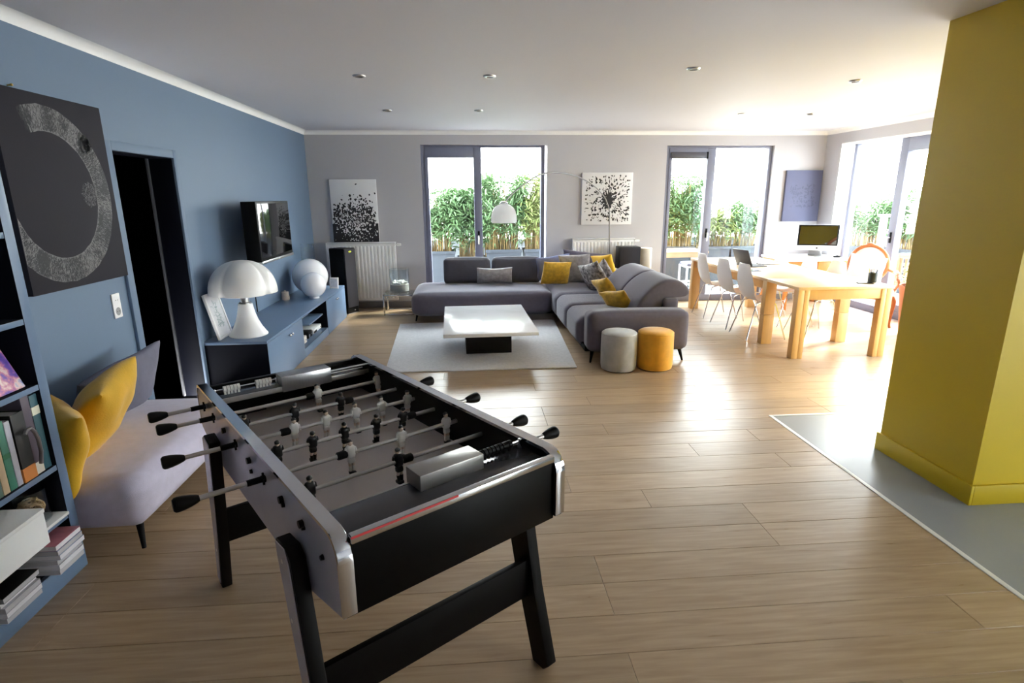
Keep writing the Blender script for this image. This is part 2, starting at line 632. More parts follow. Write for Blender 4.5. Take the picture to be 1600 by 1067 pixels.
# ------------------------------------------------------------------ the room
XL, XR, YB, YF, ZC = -2.257, 5.40, 8.54, -1.6, 2.528
TH = 0.30

# floor: sub-floor, planks, vinyl area, threshold strips
b = B()
b.box(XL - 0.02, XR + 0.30, YF - 0.02, YB + 0.30, -0.10, -0.014)
floor = struct('floor', b, mat('sub_floor', (70, 52, 34), 0.8), 'pale oak plank floor of the whole open living room', 'floor')
VX, VY = 2.244, 3.82
pw = 0.192
rnd = random.Random(3)
plank_cache = {}


def plank_mesh(L, wd):
    key = (round(L, 2), round(wd, 3))
    if key not in plank_cache:
        bb = B()
        bb.box(-key[0] / 2 + 0.0006, key[0] / 2 - 0.0006, -key[1] / 2 + 0.0007, key[1] / 2 - 0.0007, -0.014, 0.0)
        me = bpy.data.meshes.new('plank')
        es = [e for e in bb.bm.edges if all(v.co.z > -0.001 for v in e.verts)]
        bmesh.ops.bevel(bb.bm, geom=es, offset=0.0016, segments=1, affect='EDGES')
        bb.bm.to_mesh(me)
        bb.bm.free()
        me.materials.append(M_PLANK)
        plank_cache[key] = me
    return plank_cache[key]


y = 0.62
row = 0
n_plank = 0
while y < YB + 0.02:
    wd = pw
    xs = XL
    x_end = XR + (0.26 if 3.9 < y < 8.3 else 0.0)
    if y + wd / 2 < VY:
        x_end = VX - 0.012
    x = xs - rnd.choice((0.2, 0.7, 1.2, 1.6))
    while x < x_end:
        L = 2.2
        x0, x1 = max(x, xs), min(x + L, x_end)
        x += L
        if x1 - x0 < 0.08:
            continue
        o = bpy.data.objects.new('plank', plank_mesh(x1 - x0, wd))
        COL.objects.link(o)
        o.parent = floor
        o.location = ((x0 + x1) / 2, y, rnd.uniform(-0.0004, 0.0004))
        n_plank += 1
    y += wd
    row += 1
# near strip under and behind the camera, out of sight
b = B()
b.box(XL, VX - 0.012, YF, 0.62 - pw / 2, -0.013, -0.0005)
mesh_obj('rear_boards', b, M_PLANK, floor)
b = B()
b.box(VX + 0.012, XR, YF, VY - 0.012, -0.013, 0.001)
mesh_obj('vinyl_area', b, M_VINYL, floor)
b = B()
b.box(VX - 0.013, VX + 0.013, YF, VY + 0.013, -0.012, 0.004, 0.0015)
b.box(VX + 0.013, 2.835, VY - 0.012, VY + 0.013, -0.012, 0.004, 0.0015)
mesh_obj('threshold_strip', b, mat('white_threshold', (226, 226, 222), 0.4, var=0.01), floor)

# ceiling and coving
b = B()
b.box(XL - 0.3, XR + 0.3, YF - 0.3, YB + 0.3, ZC, ZC + 0.12)
struct('ceiling', b, M_CEIL, 'flat white plaster ceiling with recessed spotlights', 'ceiling')


def cove_profile(n=5, s=0.055):
    pts = [(0, 0), (0, -s)]
    for k in range(n + 1):
        a = PI / 2 * k / n
        pts.append((s * (1 - math.cos(a)) * 1.0 + 0.0, -s + s * math.sin(a)))
    return pts


cp = cove_profile()
b = B()
b.prism([(XL + p[0], ZC + p[1]) for p in cp], 'y', YF, YB)
struct('trim_1', b, M_COVE, 'white coving strip above the blue wall', 'coving')
b = B()
b.prism([(YB - p[0], ZC + p[1]) for p in cp], 'x', XL, XR)
struct('trim_2', b, M_COVE, 'white coving strip above the grey window wall', 'coving')
b = B()
b.prism([(XR - p[0], ZC + p[1]) for p in cp], 'y', 3.3, YB)
struct('trim_3', b, M_COVE, 'white coving strip above the right hand balcony windows', 'coving')

# left wall with the doorway
DY0, DY1, DZ = 3.94, 4.715, 1.92
b = B()
b.box(XL - 0.16, XL, YF, DY0, 0, ZC)
b.box(XL - 0.16, XL, DY1, YB, 0, ZC)
b.box(XL - 0.16, XL, DY0, DY1, DZ, ZC)
struct('wall_left', b, M_BLUE, 'slate blue painted wall with dark doorway', 'wall')

door = thing('door_1', 'blue cased doorway standing open onto a black corridor', 'doorway', (XL, (DY0 + DY1) / 2, 0), kind='structure')
b = B()
b.box(XL, XL + 0.022, 3.868, DY0, 0, DZ + 0.06, 0.004)
b.box(XL, XL + 0.022, DY1, 4.765, 0, DZ + 0.06, 0.004)
b.box(XL, XL + 0.022, DY0, DY1, DZ, DZ + 0.06, 0.004)
mesh_obj('casing', b, M_BLUE, door, W=True)
b = B()
b.box(XL - 0.165, XL + 0.004, DY0 - 0.02, DY0 + 0.004, 0, DZ, 0.002)
b.box(XL - 0.165, XL + 0.004, DY1 - 0.004, DY1 + 0.02, 0, DZ, 0.002)
b.box(XL - 0.165, XL + 0.004, DY0, DY1, DZ - 0.004, DZ + 0.02, 0.002)
mesh_obj('jamb_lining', b, M_NAVY, door, W=True)
b = B()
b.box(XL - 0.185, XL - 0.170, DY1 - 0.016, DY1 + 0.01, 0, DZ, 0.002)
mesh_obj('stop_bead', b, mat('grey_bead', (84, 86, 92), 0.4), door, W=True)
b = B()
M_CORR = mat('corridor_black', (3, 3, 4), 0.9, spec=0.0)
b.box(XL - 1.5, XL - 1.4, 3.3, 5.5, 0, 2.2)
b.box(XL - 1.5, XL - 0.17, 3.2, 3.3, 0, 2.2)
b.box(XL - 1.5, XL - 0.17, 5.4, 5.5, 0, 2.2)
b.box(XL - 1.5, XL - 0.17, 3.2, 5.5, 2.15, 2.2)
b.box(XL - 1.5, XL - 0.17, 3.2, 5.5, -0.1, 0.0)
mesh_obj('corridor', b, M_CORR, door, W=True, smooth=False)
b = B()
b.box(XL - 0.95, XL - 0.2, DY0 - 0.06, DY0 - 0.02, 0.01, DZ - 0.01, 0.003)
dl = mesh_obj('door_leaf', b, M_NAVY, door, W=True)

# back wall with two openings
W1 = (-0.654, 1.178, 0.0, 2.34)
W2 = (2.957, 4.60, 0.0, 2.33)
b = B()
b.box(XL - 0.16, W1[0], YB, YB + TH, 0, ZC)
b.box(W1[0], W1[1], YB, YB + TH, W1[3], ZC)
b.box(W1[1], W2[0], YB, YB + TH, 0, ZC)
b.box(W2[0], W2[1], YB, YB + TH, W2[3], ZC)
b.box(W2[1], XR + TH, YB, YB + TH, 0, ZC)
struct('wall_back', b, M_GREYWALL, 'warm grey wall with two tall balcony windows', 'wall')
# right wall: window_3 (seen), window_4 hidden behind the yellow wall, window_5 at the kitchen side beside the camera
W3 = (6.30, 8.24)
W4 = (3.75, 5.75)
W5 = (-1.1, 0.5)
b = B()
x0, x1 = XR, XR + TH
segs = [(YF, W5[0]), (W5[1], W4[0]), (W4[1], W3[0])]
for a0, a1 in segs:
    b.box(x0, x1, a0, a1, 0, ZC)
b.prism([(x0, 8.17), (x1, 8.26), (x1, YB), (x0, YB)], 'z', 0, ZC)
for w in (W3, W4, W5):
    e = 8.17 if w is W3 else w[1]
    b.box(x0, x1, w[0], e, 2.33, ZC)
    if w is W3:
        b.prism([(x0, 8.17), (x1, 8.17), (x1, 8.26)], 'z', 2.33, ZC)
    b.box(x0, x1, w[0], e, -0.1, 0.0)
struct('wall_right', b, M_GREYWALL, 'warm grey side wall holding the balcony glazing', 'wall')
b = B()
b.box(XL - 0.16, XR + TH, YF - 0.2, YF, 0, ZC)
struct('wall_rear', b, M_GREYWALL, 'grey wall of the room opposite the windows', 'wall')
b = B()
b.box(2.645, 5.40, 2.52, 3.21, 0, ZC)
struct('wall_inner', b, M_YELLOW, 'bright yellow painted wall block on grey vinyl', 'wall')
b = B()
b.box(2.628, 2.645, 2.503, 3.225, 0.001, 0.115, 0.004)
b.box(2.645, 5.38, 2.503, 2.52, 0.001, 0.115, 0.004)
struct('baseboard_inner', b, M_YELLOW, 'yellow baseboard around the yellow wall foot', 'baseboard')
M_BBGREY = mat('grey_baseboard_paint', (120, 116, 114), 0.5)
b = B()
for xa, xb in ((XL + 0.002, W1[0] - 0.01), (W1[1] + 0.01, W2[0] - 0.01), (W2[1] + 0.01, XR - 0.002)):
    b.box(xa, xb, YB - 0.014, YB, 0.001, 0.09, 0.003)
struct('baseboard_back', b, M_BBGREY, 'grey baseboard along the window wall', 'baseboard')


# ------------------------------------------------------------------ windows (built in a frame: a along the wall, d depth outwards, z up)
def window(name, label, origin, rz, wid, top, mull0, mull1, head_l, cassette, flip=False, sill=0.10):
    """a from 0 to wid; door sash between 0 and mull0 (its head at head_l), fixed light from mull1 to wid"""
    w = thing(name, label, 'window', origin, rz, kind='structure')
    fr = B()
    fw = 0.055
    fr.box(0, fw, 0.0, 0.09, 0, top, 0.004)
    fr.box(wid - fw, wid, 0.0, 0.09, 0, top, 0.004)
    fr.box(fw, wid - fw, 0.0, 0.09, top - 0.03, top, 0.004)
    mesh_obj('frame', fr, M_FRAME, w)
    s = B()
    s.box(0, wid, -0.02, 0.10, 0.0, sill, 0.004)
    mesh_obj('threshold', s, M_FRAME, w)
    m = B()
    m.box(mull0, mull1, -0.01, 0.085, sill, top - 0.03, 0.006)
    mesh_obj('mullion', m, M_FRAME, w)
    sa = B()
    sa.box(fw, mull0, -0.012, 0.07, head_l, top - 0.03, 0.004)
    sa.box(fw, fw + 0.045, -0.012, 0.07, sill, head_l, 0.004)
    sa.box(fw + 0.045, mull0, -0.012, 0.07, sill, sill + 0.09, 0.004)
    mesh_obj('sash', sa, M_FRAME, w)
    if cassette:
        c = B()
        c.box(fw + 0.01, mull0 - 0.005, -0.045, -0.012, head_l, head_l + 0.085, 0.008)
        co = mesh_obj('blind_cassette', c, mat('cassette_grey', (74, 74, 86), 0.4), w)
        c = B()
        c.box(mull0 - 0.03, mull0 - 0.004, -0.048, -0.012, head_l - 0.005, head_l + 0.09, 0.004)
        mesh_obj('end_cap', c, M_BLACKM, co)
    p = B()
    p.box(fw + 0.03, mull0 + 0.005, 0.034, 0.040, sill + 0.07, head_l + 0.01)
    mesh_obj('pane', p, G_WINDOW, w, smooth=False)
    p = B()
    p.box(mull1 - 0.005, wid - fw + 0.005, 0.034, 0.040, sill - 0.01, top - 0.025)
    mesh_obj('pane', p, G_WINDOW, w, smooth=False)
    h = B()
    hx = (mull0 + mull1) / 2
    h.box(hx - 0.016, hx + 0.016, -0.022, -0.01, 0.98, 1.12, 0.004)
    ha = mesh_obj('handle_plate', h, M_BLACKM, w)
    h = B()
    h.tube([(hx, -0.02, 1.05), (hx, -0.055, 1.05), (hx, -0.058, 1.03), (hx, -0.058, 0.93)], 0.010, 8)
    mesh_obj('handle', h, M_STEEL, ha)
    if flip:
        for o in [c for c in w.children] + [g for c in w.children for g in c.children]:
            o.data.transform(Matrix.Translation((wid, 0, 0)) @ Matrix.Diagonal((-1, 1, 1, 1)))
            o.data.flip_normals()
    return w


window('window_1', 'tall grey framed balcony window behind the chaise end of the sofa', (-0.654, YB + 0.05, 0), 0, 1.80, 2.338,
       0.755, 0.868, 2.168, False)
window('window_2', 'tall grey framed balcony window behind the dining table with small dark blind cassette', (2.957, YB + 0.05, 0), 0, 1.645, 2.326,
       0.64, 0.765, 2.15, True)
# right wall: looking outwards (+x) the far jamb is on the left, so run a from y low to high with rz = +90 and depth outwards = -local y
wr = window('window_3', 'angled balcony window beside the wooden armchair', (5.65, 8.235, 0), R(-90), 1.94, 2.35, 0.88, 1.015, 2.15, False, flip=True)
window('window_4', 'balcony window hidden behind the yellow wall', (5.58, 5.75, 0), R(-90), 2.0, 2.33, 0.9, 1.02, 2.16, False)
window('window_5', 'kitchen side window outside the picture', (5.58, 0.5, 0), R(-90), 1.6, 2.33, 0.7, 0.82, 2.16, False)
# reveal linings of window_3
b = B()
b.prism([(XR - 0.001, 8.165), (5.652, 8.24), (5.652, 8.247), (XR - 0.001, 8.172)], 'z', 0, 2.329)
b.box(XR - 0.001, 5.648, 6.30, 8.165, 2.318, 2.3299)
b.box(XR - 0.001, 5.66, 6.30, 8.165, -0.03, -0.0015)
struct('trim_4', b, M_WHITEP, 'white reveal beside the angled balcony window', 'reveal')

# ------------------------------------------------------------------ terrace outside
b = B()
b.box(-6, 13, YB + TH, 14, -0.12, -0.03)
b.box(XR + TH, 13, -4, YB + TH, -0.12, -0.03)
struct('terrace_floor', b, M_TERRACE, 'pale terrace floor beyond the windows', 'terrace')
b = B()
b.box(-6, 9.2, 11.15, 11.3, -0.03, 0.80)
b.box(9.05, 9.2, -4, 11.15, -0.03, 0.80)
struct('parapet_wall', b, M_PARAPET, 'low grey parapet behind the planters', 'parapet')


def leaf_cluster(n, dims, size, rnd, droop=0.6, shape_fn=None):
    verts, faces = [], []
    for _ in range(n):
        while True:
            p = Vector((rnd.uniform(-0.5, 0.5) * dims[0], rnd.uniform(-0.5, 0.5) * dims[1], rnd.uniform(0, 1) * dims[2]))
            if shape_fn is None or rnd.random() < shape_fn(p):
                break
        a = rnd.uniform(0, 2 * PI)
        d = Vector((math.cos(a), math.sin(a), -droop * rnd.uniform(-0.4, 1.3))).normalized()
        L = size * rnd.uniform(0.7, 1.35)
        s = d.cross(Vector((0, 0, 1))).normalized() * L * 0.085
        mid = p + d * L * 0.42 + Vector((0, 0, L * 0.06))
        tip = p + d * L + Vector((0, 0, -L * 0.16 * droop))
        k = len(verts)
        verts += [p, mid + s, tip, mid - s]
        faces += [(k, k + 1, k + 2), (k, k + 2, k + 3)]
    return verts, faces


def bamboo(label, loc, box, zp, ztop, nst, nlf, seed, leafm, size=0.2, rz=0.0, group='bamboo planters on the terrace', planter=True):
    rnd = random.Random(seed)
    t = thing('bamboo_planter', label, 'planter', loc, rz, group)
    L, Wd = box
    bb = B()
    pl = [(-L / 2 + 0.04, 0.0), (L / 2 - 0.04, 0.0), (L / 2, zp), (L / 2 - 0.03, zp), (L / 2 - 0.05, zp - 0.05), (-L / 2 + 0.05, zp - 0.05), (-L / 2 + 0.03, zp), (-L / 2, zp)]
    bb.prism(pl, 'y', -Wd / 2, -Wd / 2 + 0.03)
    bb.prism(pl, 'y', Wd / 2 - 0.03, Wd / 2)
    bb.box(-L / 2 + 0.02, L / 2 - 0.02, -Wd / 2 + 0.02, Wd / 2 - 0.02, 0.0, zp - 0.05)
    bb.box(-L / 2 - 0.012, L / 2 + 0.012, -Wd / 2 - 0.012, -Wd / 2 + 0.02, zp - 0.05, zp + 0.005, 0.004)
    bb.box(-L / 2 - 0.012, L / 2 + 0.012, Wd / 2 - 0.02, Wd / 2 + 0.012, zp - 0.05, zp + 0.005, 0.004)
    mesh_obj('pot', bb, M_PLANTER, t)
    s = B()
    for _ in range(int(nst * 2.2)):
        x = rnd.uniform(-0.44, 0.44) * L
        yy = rnd.uniform(-0.35, 0.35) * Wd
        lean = Vector((rnd.uniform(-0.1, 0.1), rnd.uniform(-0.1, 0.1), 0))
        h = (ztop - zp) * rnd.uniform(0.55, 0.95)
        p0 = Vector((x, yy, zp - 0.06))
        s.tube([p0, p0 + lean * 0.4 + Vector((0, 0, h * 0.5)), p0 + lean * 1.2 + Vector((0, 0, h))], [0.011, 0.008, 0.004], 5)
    stuff(mesh_obj('canes', s, M_BAMBOO, t))
    z0 = zp + 0.12
    dz = ztop - z0
    ph = rnd.uniform(0, 6)

    def sf(p):
        q = p.z / dz
        top = 0.80 + 0.2 * math.sin(p.x * 9 + ph)
        return (0.06 if q < 0.15 else 0.4 if q < 0.3 else 1.0) * (1.0 if q < top else 0.15)
    v, f = leaf_cluster(int(nlf * 2.4), (L + 0.12, Wd + 0.2, dz), size * 0.75, rnd, 0.7, sf)
    o = raw_mesh('leaves', v, f, leafm, t)
    o.location = (0, 0, z0)
    stuff(o)
    return t


bamboo('bamboo in a blue planter at the far left of the sofa window', (-0.62, 10.25, -0.03), (0.75, 0.45), 0.72, 1.82, 34, 1500, 11, M_LEAF)
bamboo('bamboo in a blue planter left of the window mullion behind the sofa', (0.10, 10.35, -0.03), (0.6, 0.42), 0.60, 1.82, 26, 1400, 12, M_LEAF)
bamboo('bamboo in a blue planter behind the white arc lamp shade', (0.62, 10.2, -0.03), (0.62, 0.45), 0.74, 2.05, 40, 1600, 13, M_LEAF)
bamboo('yellowish bamboo in a blue planter right of the arc lamp shade', (1.30, 10.2, -0.03), (0.62, 0.45), 0.74, 2.08, 44, 1600, 14, M_LEAFY)
bamboo('dense bamboo in a blue planter seen left in the dining window', (3.75, 10.3, -0.03), (0.7, 0.45), 0.74, 2.02, 34, 1700, 15, M_LEAF)
bamboo('thin yellowish bamboo in a blue planter left of centre in the dining window', (4.55, 10.45, -0.03), (0.6, 0.42), 0.72, 1.42, 26, 500, 16, M_LEAFY)
bamboo('short bamboo in a blue planter near centre of the dining window', (5.15, 10.45, -0.03), (0.55, 0.42), 0.72, 1.55, 22, 520, 17, M_LEAF)
bamboo('slim bamboo in a blue planter at the right edge of the dining window', (5.72, 10.45, -0.03), (0.5, 0.42), 0.72, 1.6, 22, 560, 18, M_LEAF)
bamboo('bamboo in a blue planter far left in the angled window', (7.2, 9.75, -0.03), (0.8, 0.45), 0.74, 1.55, 26, 800, 19, M_LEAF, rz=R(-40))
bamboo('bamboo in a blue planter centred in the angled window', (7.5, 9.05, -0.03), (0.8, 0.45), 0.74, 1.75, 26, 1000, 20, M_LEAF, rz=R(-80))
bamboo('bamboo in a blue planter right of the angled window mullion', (7.5, 8.15, -0.03), (0.8, 0.45), 0.74, 1.55, 26, 1000, 21, M_LEAF, rz=R(-90))
bamboo('bamboo in a blue planter beside the yellow wall edge in the angled window', (7.5, 7.2, -0.03), (0.8, 0.45), 0.74, 1.5, 26, 900, 22, M_LEAF, rz=R(-90))

b = B()
b.box(6.62, 6.70, 8.72, 8.80, -0.03, 1.28, 0.004)
b.box(6.60, 6.72, 8.70, 8.82, 1.26, 1.30, 0.004)
shape('terrace_post', b, M_WHITEP, 'white square post on the terrace behind the armchair', 'post', (6.66, 8.76, -0.03))

# glass screens on the terrace behind the dining window
for k, (x, lab) in enumerate(((3.98, 'clear glass screen panel on the terrace, left in the dining window'), (4.90, 'clear glass screen panel on the terrace, right in the dining window'))):
    t = thing('glass_screen', lab, 'screen', (x, 9.75, -0.03), 0, 'terrace glass screens')
    b = B()
    b.box(-0.10, 0.10, -0.004, 0.004, 0.06, 1.72)
    mesh_obj('pane', b, G_FENCE, t)
    b = B()
    b.box(-0.10, 0.10, -0.02, 0.02, 0.0, 0.06, 0.003)
    mesh_obj('rail', b, M_STEEL, t)

# outdoor table and stool
t = thing('garden_table', 'outdoor table with pale slatted top seen through the dining window', 'table', (3.62, 9.62, -0.03))
for k in range(5):
    b = B()
    b.box(-0.62, 0.42, -0.33 + k * 0.135, -0.33 + k * 0.135 + 0.12, 0.70, 0.73, 0.004)
    mesh_obj('slat', b, M_TEAK, t)
for ya in (-0.31, 0.28):
    b = B()
    b.box(-0.60, 0.40, ya, ya + 0.03, 0.63, 0.70, 0.003)
    mesh_obj('apron', b, M_TEAK, t)
for sx in (-0.58, 0.38):
    for sy in (-0.29, 0.29):
        b = B()
        b.box(sx - 0.02, sx + 0.02, sy - 0.02, sy + 0.02, 0, 0.63, 0.003)
        mesh_obj('leg', b, M_STEEL, t)
t = thing('terrace_stool', 'white framed stool with grey seat outside the dining window', 'stool', (3.72, 9.12, -0.03))
b = B()
b.softbox((0, 0, 0.55), (0.36, 0.36, 0.05), 0.02, (0, 0, 0.005), 6)
mesh_obj('seat', b, M_GREYCUSH, t)
b = B()
for z in (0.22, 0.5):
    b.box(-0.17, 0.17, -0.18, -0.155, z, z + 0.025)
    b.box(-0.17, 0.17, 0.155, 0.18, z, z + 0.025)
    b.box(-0.18, -0.155, -0.17, 0.17, z, z + 0.025)
    b.box(0.155, 0.18, -0.17, 0.17, z, z + 0.025)
mesh_obj('stretcher', b, M_WHITE, t)
for sx in (-1, 1):
    for sy in (-1, 1):
        b = B()
        b.box(sx * 0.17 - 0.014, sx * 0.17 + 0.014, sy * 0.17 - 0.014, sy * 0.17 + 0.014, 0, 0.53, 0.003)
        mesh_obj('leg', b, M_WHITE, t)


def garden_chair(label, loc, rz):
    t = thing('garden_chair', label, 'chair', loc, rz, 'slatted wooden chairs on the terrace')
    for s in (-1, 1):
        b = B()
        b.box(s * 0.27 - 0.02, s * 0.27 + 0.02, 0.22, 0.26, 0, 0.80, 0.004)
        mesh_obj('leg', b, M_TEAK, t)
        b = B()
        b.box(s * 0.27 - 0.02, s * 0.27 + 0.02, -0.26, -0.22, 0, 0.58, 0.004)
        mesh_obj('leg', b, M_TEAK, t)
        b = B()
        b.box(s * 0.27 - 0.03, s * 0.27 + 0.03, -0.30, 0.22, 0.58, 0.61, 0.004)
        mesh_obj('armrest', b, M_TEAK, t)
    b = B()
    b.box(-0.27, 0.27, 0.215, 0.265, 0.76, 0.83, 0.006)
    mesh_obj('top_rail', b, M_TEAK, t)
    b = B()
    b.box(-0.25, 0.25, 0.225, 0.255, 0.40, 0.44, 0.004)
    mesh_obj('lower_rail', b, M_TEAK, t)
    for k in range(7):
        x = -0.225 + k * 0.075
        b = B()
        b.box(x - 0.018, x + 0.018, 0.232, 0.25, 0.44, 0.76, 0.003)
        mesh_obj('back_slat', b, M_TEAK, t)
    for k in range(6):
        b = B()
        b.box(-0.25, 0.25, -0.25 + k * 0.078, -0.25 + k * 0.078 + 0.065, 0.40, 0.42, 0.003)
        mesh_obj('seat_slat', b, M_TEAK, t)
    return t


garden_chair('slatted wooden terrace chair just behind the armchair', (6.45, 8.38, -0.03), R(115))
garden_chair('slatted wooden terrace chair beside the yellow wall edge', (6.42, 7.42, -0.03), R(100))


# ------------------------------------------------------------------ ceiling spotlights
spots = [((-0.806, 4.78), 'recessed ceiling spotlight nearest the blue wall in the nearer row'),
         ((0.198, 4.75), 'recessed ceiling spotlight above the coffee table, nearer row'),
         ((1.693, 4.42), 'recessed ceiling spotlight nearest to the viewer, near the ceiling centre'),
         ((3.224, 4.81), 'recessed ceiling spotlight nearest the yellow wall'),
         ((-0.835, 6.58), 'recessed ceiling spotlight nearest the blue wall in the farther row'),
         ((0.149, 6.56), 'recessed ceiling spotlight above the sofa window, farther row'),
         ((3.196, 6.74), 'recessed ceiling spotlight above the dining table, left of a pair'),
         ((4.011, 6.72), 'recessed ceiling spotlight above the dining table, right of a pair')]
proto = None
for (x, yy), lab in spots:
    if proto is None:
        proto = thing('ceiling_spotlight', lab, 'spotlight', (x, yy, ZC), 0, 'recessed ceiling spotlights')
        b = B()
        b.lathe([(0.030, -0.004), (0.030, -0.012), (0.044, -0.012), (0.050, -0.004), (0.050, 0.0), (0.030, 0.0), (0.030, -0.004)], seg=28)
        mesh_obj('ring', b, M_STEEL, proto)
        b = B()
        b.lathe([(0.0, -0.003), (0.030, -0.003), (0.030, 0.0), (0.0, 0.0)], seg=24)
        mesh_obj('bulb', b, mat('spot_lens', (110, 108, 104), 0.3), proto)
    else:
        o = dup_tree(proto)
        o.location = (x, yy, ZC)
        o['label'] = lab

# ------------------------------------------------------------------ table football
FT = thing('table_football', 'black and silver table football game with chrome edges and eight steel rods', 'game table', (-1.134, 2.309, 0), R(-54.9))
ZT, ZR, ZD = 0.872, 0.812, 0.842
LEN, WID, PT = 1.43, 0.712, 0.030


def arc_pts(cx, cz, r, a0, a1, n=6):
    return [(cx + r * math.cos(R(a0 + (a1 - a0) * k / n)), cz + r * math.sin(R(a0 + (a1 - a0) * k / n))) for k in range(n + 1)]


outline = ([(-0.03, 0.68), (0.20, 0.612), (1.21, 0.612), (1.43, 0.665)] + arc_pts(1.37, 0.812, 0.06, 0, 90) + arc_pts(0.02, 0.822, 0.05, 90, 180))
top_path = [(1.43, 0.668)] + arc_pts(1.37, 0.812, 0.06, 0, 90) + arc_pts(0.02, 0.822, 0.05, 90, 180) + [(-0.03, 0.69)]
inner_path = [(1.424, 0.668)] + arc_pts(1.37, 0.812, 0.054, 0, 90) + arc_pts(0.02, 0.822, 0.044, 90, 180) + [(-0.024, 0.69)]
rod_u = [0.115 + 0.156 * i for i in range(8)]
for side, v0 in ((0, 0.0), (1, WID - PT)):
    b = B()
    if side == 0:
        b.prism(outline, 'y', 0.0, 0.006)
        b.mi = 1
        b.prism(outline, 'y', 0.006, PT)
    else:
        b.mi = 1
        b.prism(outline, 'y', v0, v0 + PT - 0.006)
        b.mi = 0
        b.prism(outline, 'y', v0 + PT - 0.006, v0 + PT)
    sp = mesh_obj('side_panel', b, [M_SILVERP, M_BLACK], FT)
    tag(sp, 'silver outside, black inside')
    b = B()
    poly = [(p[0] + (0.004 if p[0] > 1.36 else -0.004 if p[0] < 0.03 else 0), p[1] + (0.004 if 0.03 < p[0] < 1.38 or p[1] > 0.86 else 0)) for p in top_path] + list(reversed(inner_path))
    b.prism(poly, 'y', v0 - 0.003, v0 + PT + 0.003, 0.0015, 1)
    tr = mesh_obj('edge_trim', b, M_CHROME, sp)
    tag(tr, 'chrome edge strip')
    # bolts
    vb = -0.003 if side == 0 else WID + 0.003
    for (u, z) in ((0.405, 0.806), (0.735, 0.771), (1.051, 0.794), (1.208, 0.80), (1.329, 0.778)):
        bb = B()
        bb.cyl((u, v0 if side == 0 else v0 + PT, z), (u, v0 - 0.008 if side == 0 else v0 + PT + 0.008, z), 0.008, 0.006, 12)
        mesh_obj('bolt', bb, M_RUBBER, sp)

# end boards, playfield, decks
for uu0, uu1 in ((0.0, 0.025), (1.395, 1.42)):
    b = B()
    b.box(uu0, uu1, PT, WID - PT, 0.655, ZT - 0.012, 0.002)
    mesh_obj('end_board', b, M_BLACK, FT)
b = B()
b.box(1.405, 1.428, PT + 0.004, WID - PT - 0.004, ZT - 0.026, ZT - 0.004, 0.004, 3)
e = mesh_obj('end_trim', b, M_CHROME, FT)
tag(e, 'chrome strip with a red streak along the near end')
b = B()
b.box(1.4265, 1.4286, PT + 0.004, 0.33, ZT - 0.0105, ZT - 0.005, 0.0)
mesh_obj('red_stripe', b, mat('red_tape', (206, 70, 74), 0.35), e)
b = B()
b.box(0.02, 1.40, PT, WID - PT, 0.700, 0.722)
b.box(0.02, 1.40, PT, WID - PT, 0.64, 0.66)
mesh_obj('playfield', b, M_FIELD, FT)
for uu0, uu1 in ((0.022, 0.165), (1.245, 1.398)):
    b = B()
    b.box(uu0, uu1, PT, WID - PT, ZD - 0.014, ZD, 0.003)
    mesh_obj('deck', b, M_DECK, FT)
    b = B()
    ui = uu1 if uu0 < 0.5 else uu0
    b.box(ui - 0.004, ui + 0.004, PT, WID - PT, ZD - 0.016, ZD + 0.001, 0.001)
    mesh_obj('deck_edge', b, M_ROD, FT)
# goal walls below the decks
for uu in (0.05, 1.36):
    b = B()
    b.box(uu - 0.01, uu + 0.01, PT, 0.24, 0.722, ZD - 0.014)
    b.box(uu - 0.01, uu + 0.01, 0.47, WID - PT, 0.722, ZD - 0.014)
    b.box(uu - 0.01, uu + 0.01, 0.24, 0.47, 0.80, ZD - 0.014)
    mesh_obj('goal_wall', b, M_BLACK, FT)
# silver goal boxes on the decks
for uu, dz in ((1.272, 0.0), (0.135, 0.0)):
    b = B()
    b.box(uu - 0.040, uu + 0.040, 0.285, 0.50, ZD - 0.022, ZD + 0.046, 0.003)
    g = mesh_obj('goal_box', b, M_STEEL if uu < 1 else mat('satin_silver_box', (176, 174, 170), 0.34, metal=0.55, var=0.02), FT)
    tag(g, 'silver box on the deck')
# score rails with counters
for uu, va, vb, cm, spots_v in ((1.275, 0.50, 0.675, M_RUBBER, [0.515 + 0.0145 * k for k in range(7)] + [0.612, 0.626]),
                                (0.118, PT, 0.285, M_PWHITE, [0.075 + 0.013 * k for k in range(5)] + [0.20 + 0.013 * k for k in range(5)])):
    b = B()
    b.cyl((uu, va, ZD + 0.026), (uu, vb, ZD + 0.026), 0.0032, seg=8)
    b.box(uu - 0.006, uu + 0.006, vb - 0.012 if uu > 1 else va + 0.002, vb if uu > 1 else va + 0.012, ZD, ZD + 0.032, 0.002)
    b.box(uu - 0.006, uu + 0.006, va + 0.0 if uu > 1 else vb - 0.012, va + 0.01 if uu > 1 else vb, ZD, ZD + 0.032, 0.002)
    rl = mesh_obj('score_rail', b, M_CHROME, FT)
    for v in spots_v:
        b = B()
        b.cyl((uu, v - 0.0052, ZD + 0.026), (uu, v + 0.0052, ZD + 0.026), 0.0125, seg=14)
        b.box(uu - 0.004, uu + 0.004, v - 0.004, v + 0.004, ZD + 0.003, ZD + 0.02)
        mesh_obj('counter', b, cm, rl)
b = B()
b.cyl((0.150, 0.50, ZD + 0.022), (0.150, WID - PT, ZD + 0.022), 0.0045, seg=8)
b.cyl((0.142, 0.50, ZD + 0.008), (0.142, WID - PT - 0.02, ZD + 0.008), 0.003, seg=8)
mesh_obj('guide_rail', b, M_STEEL, FT)


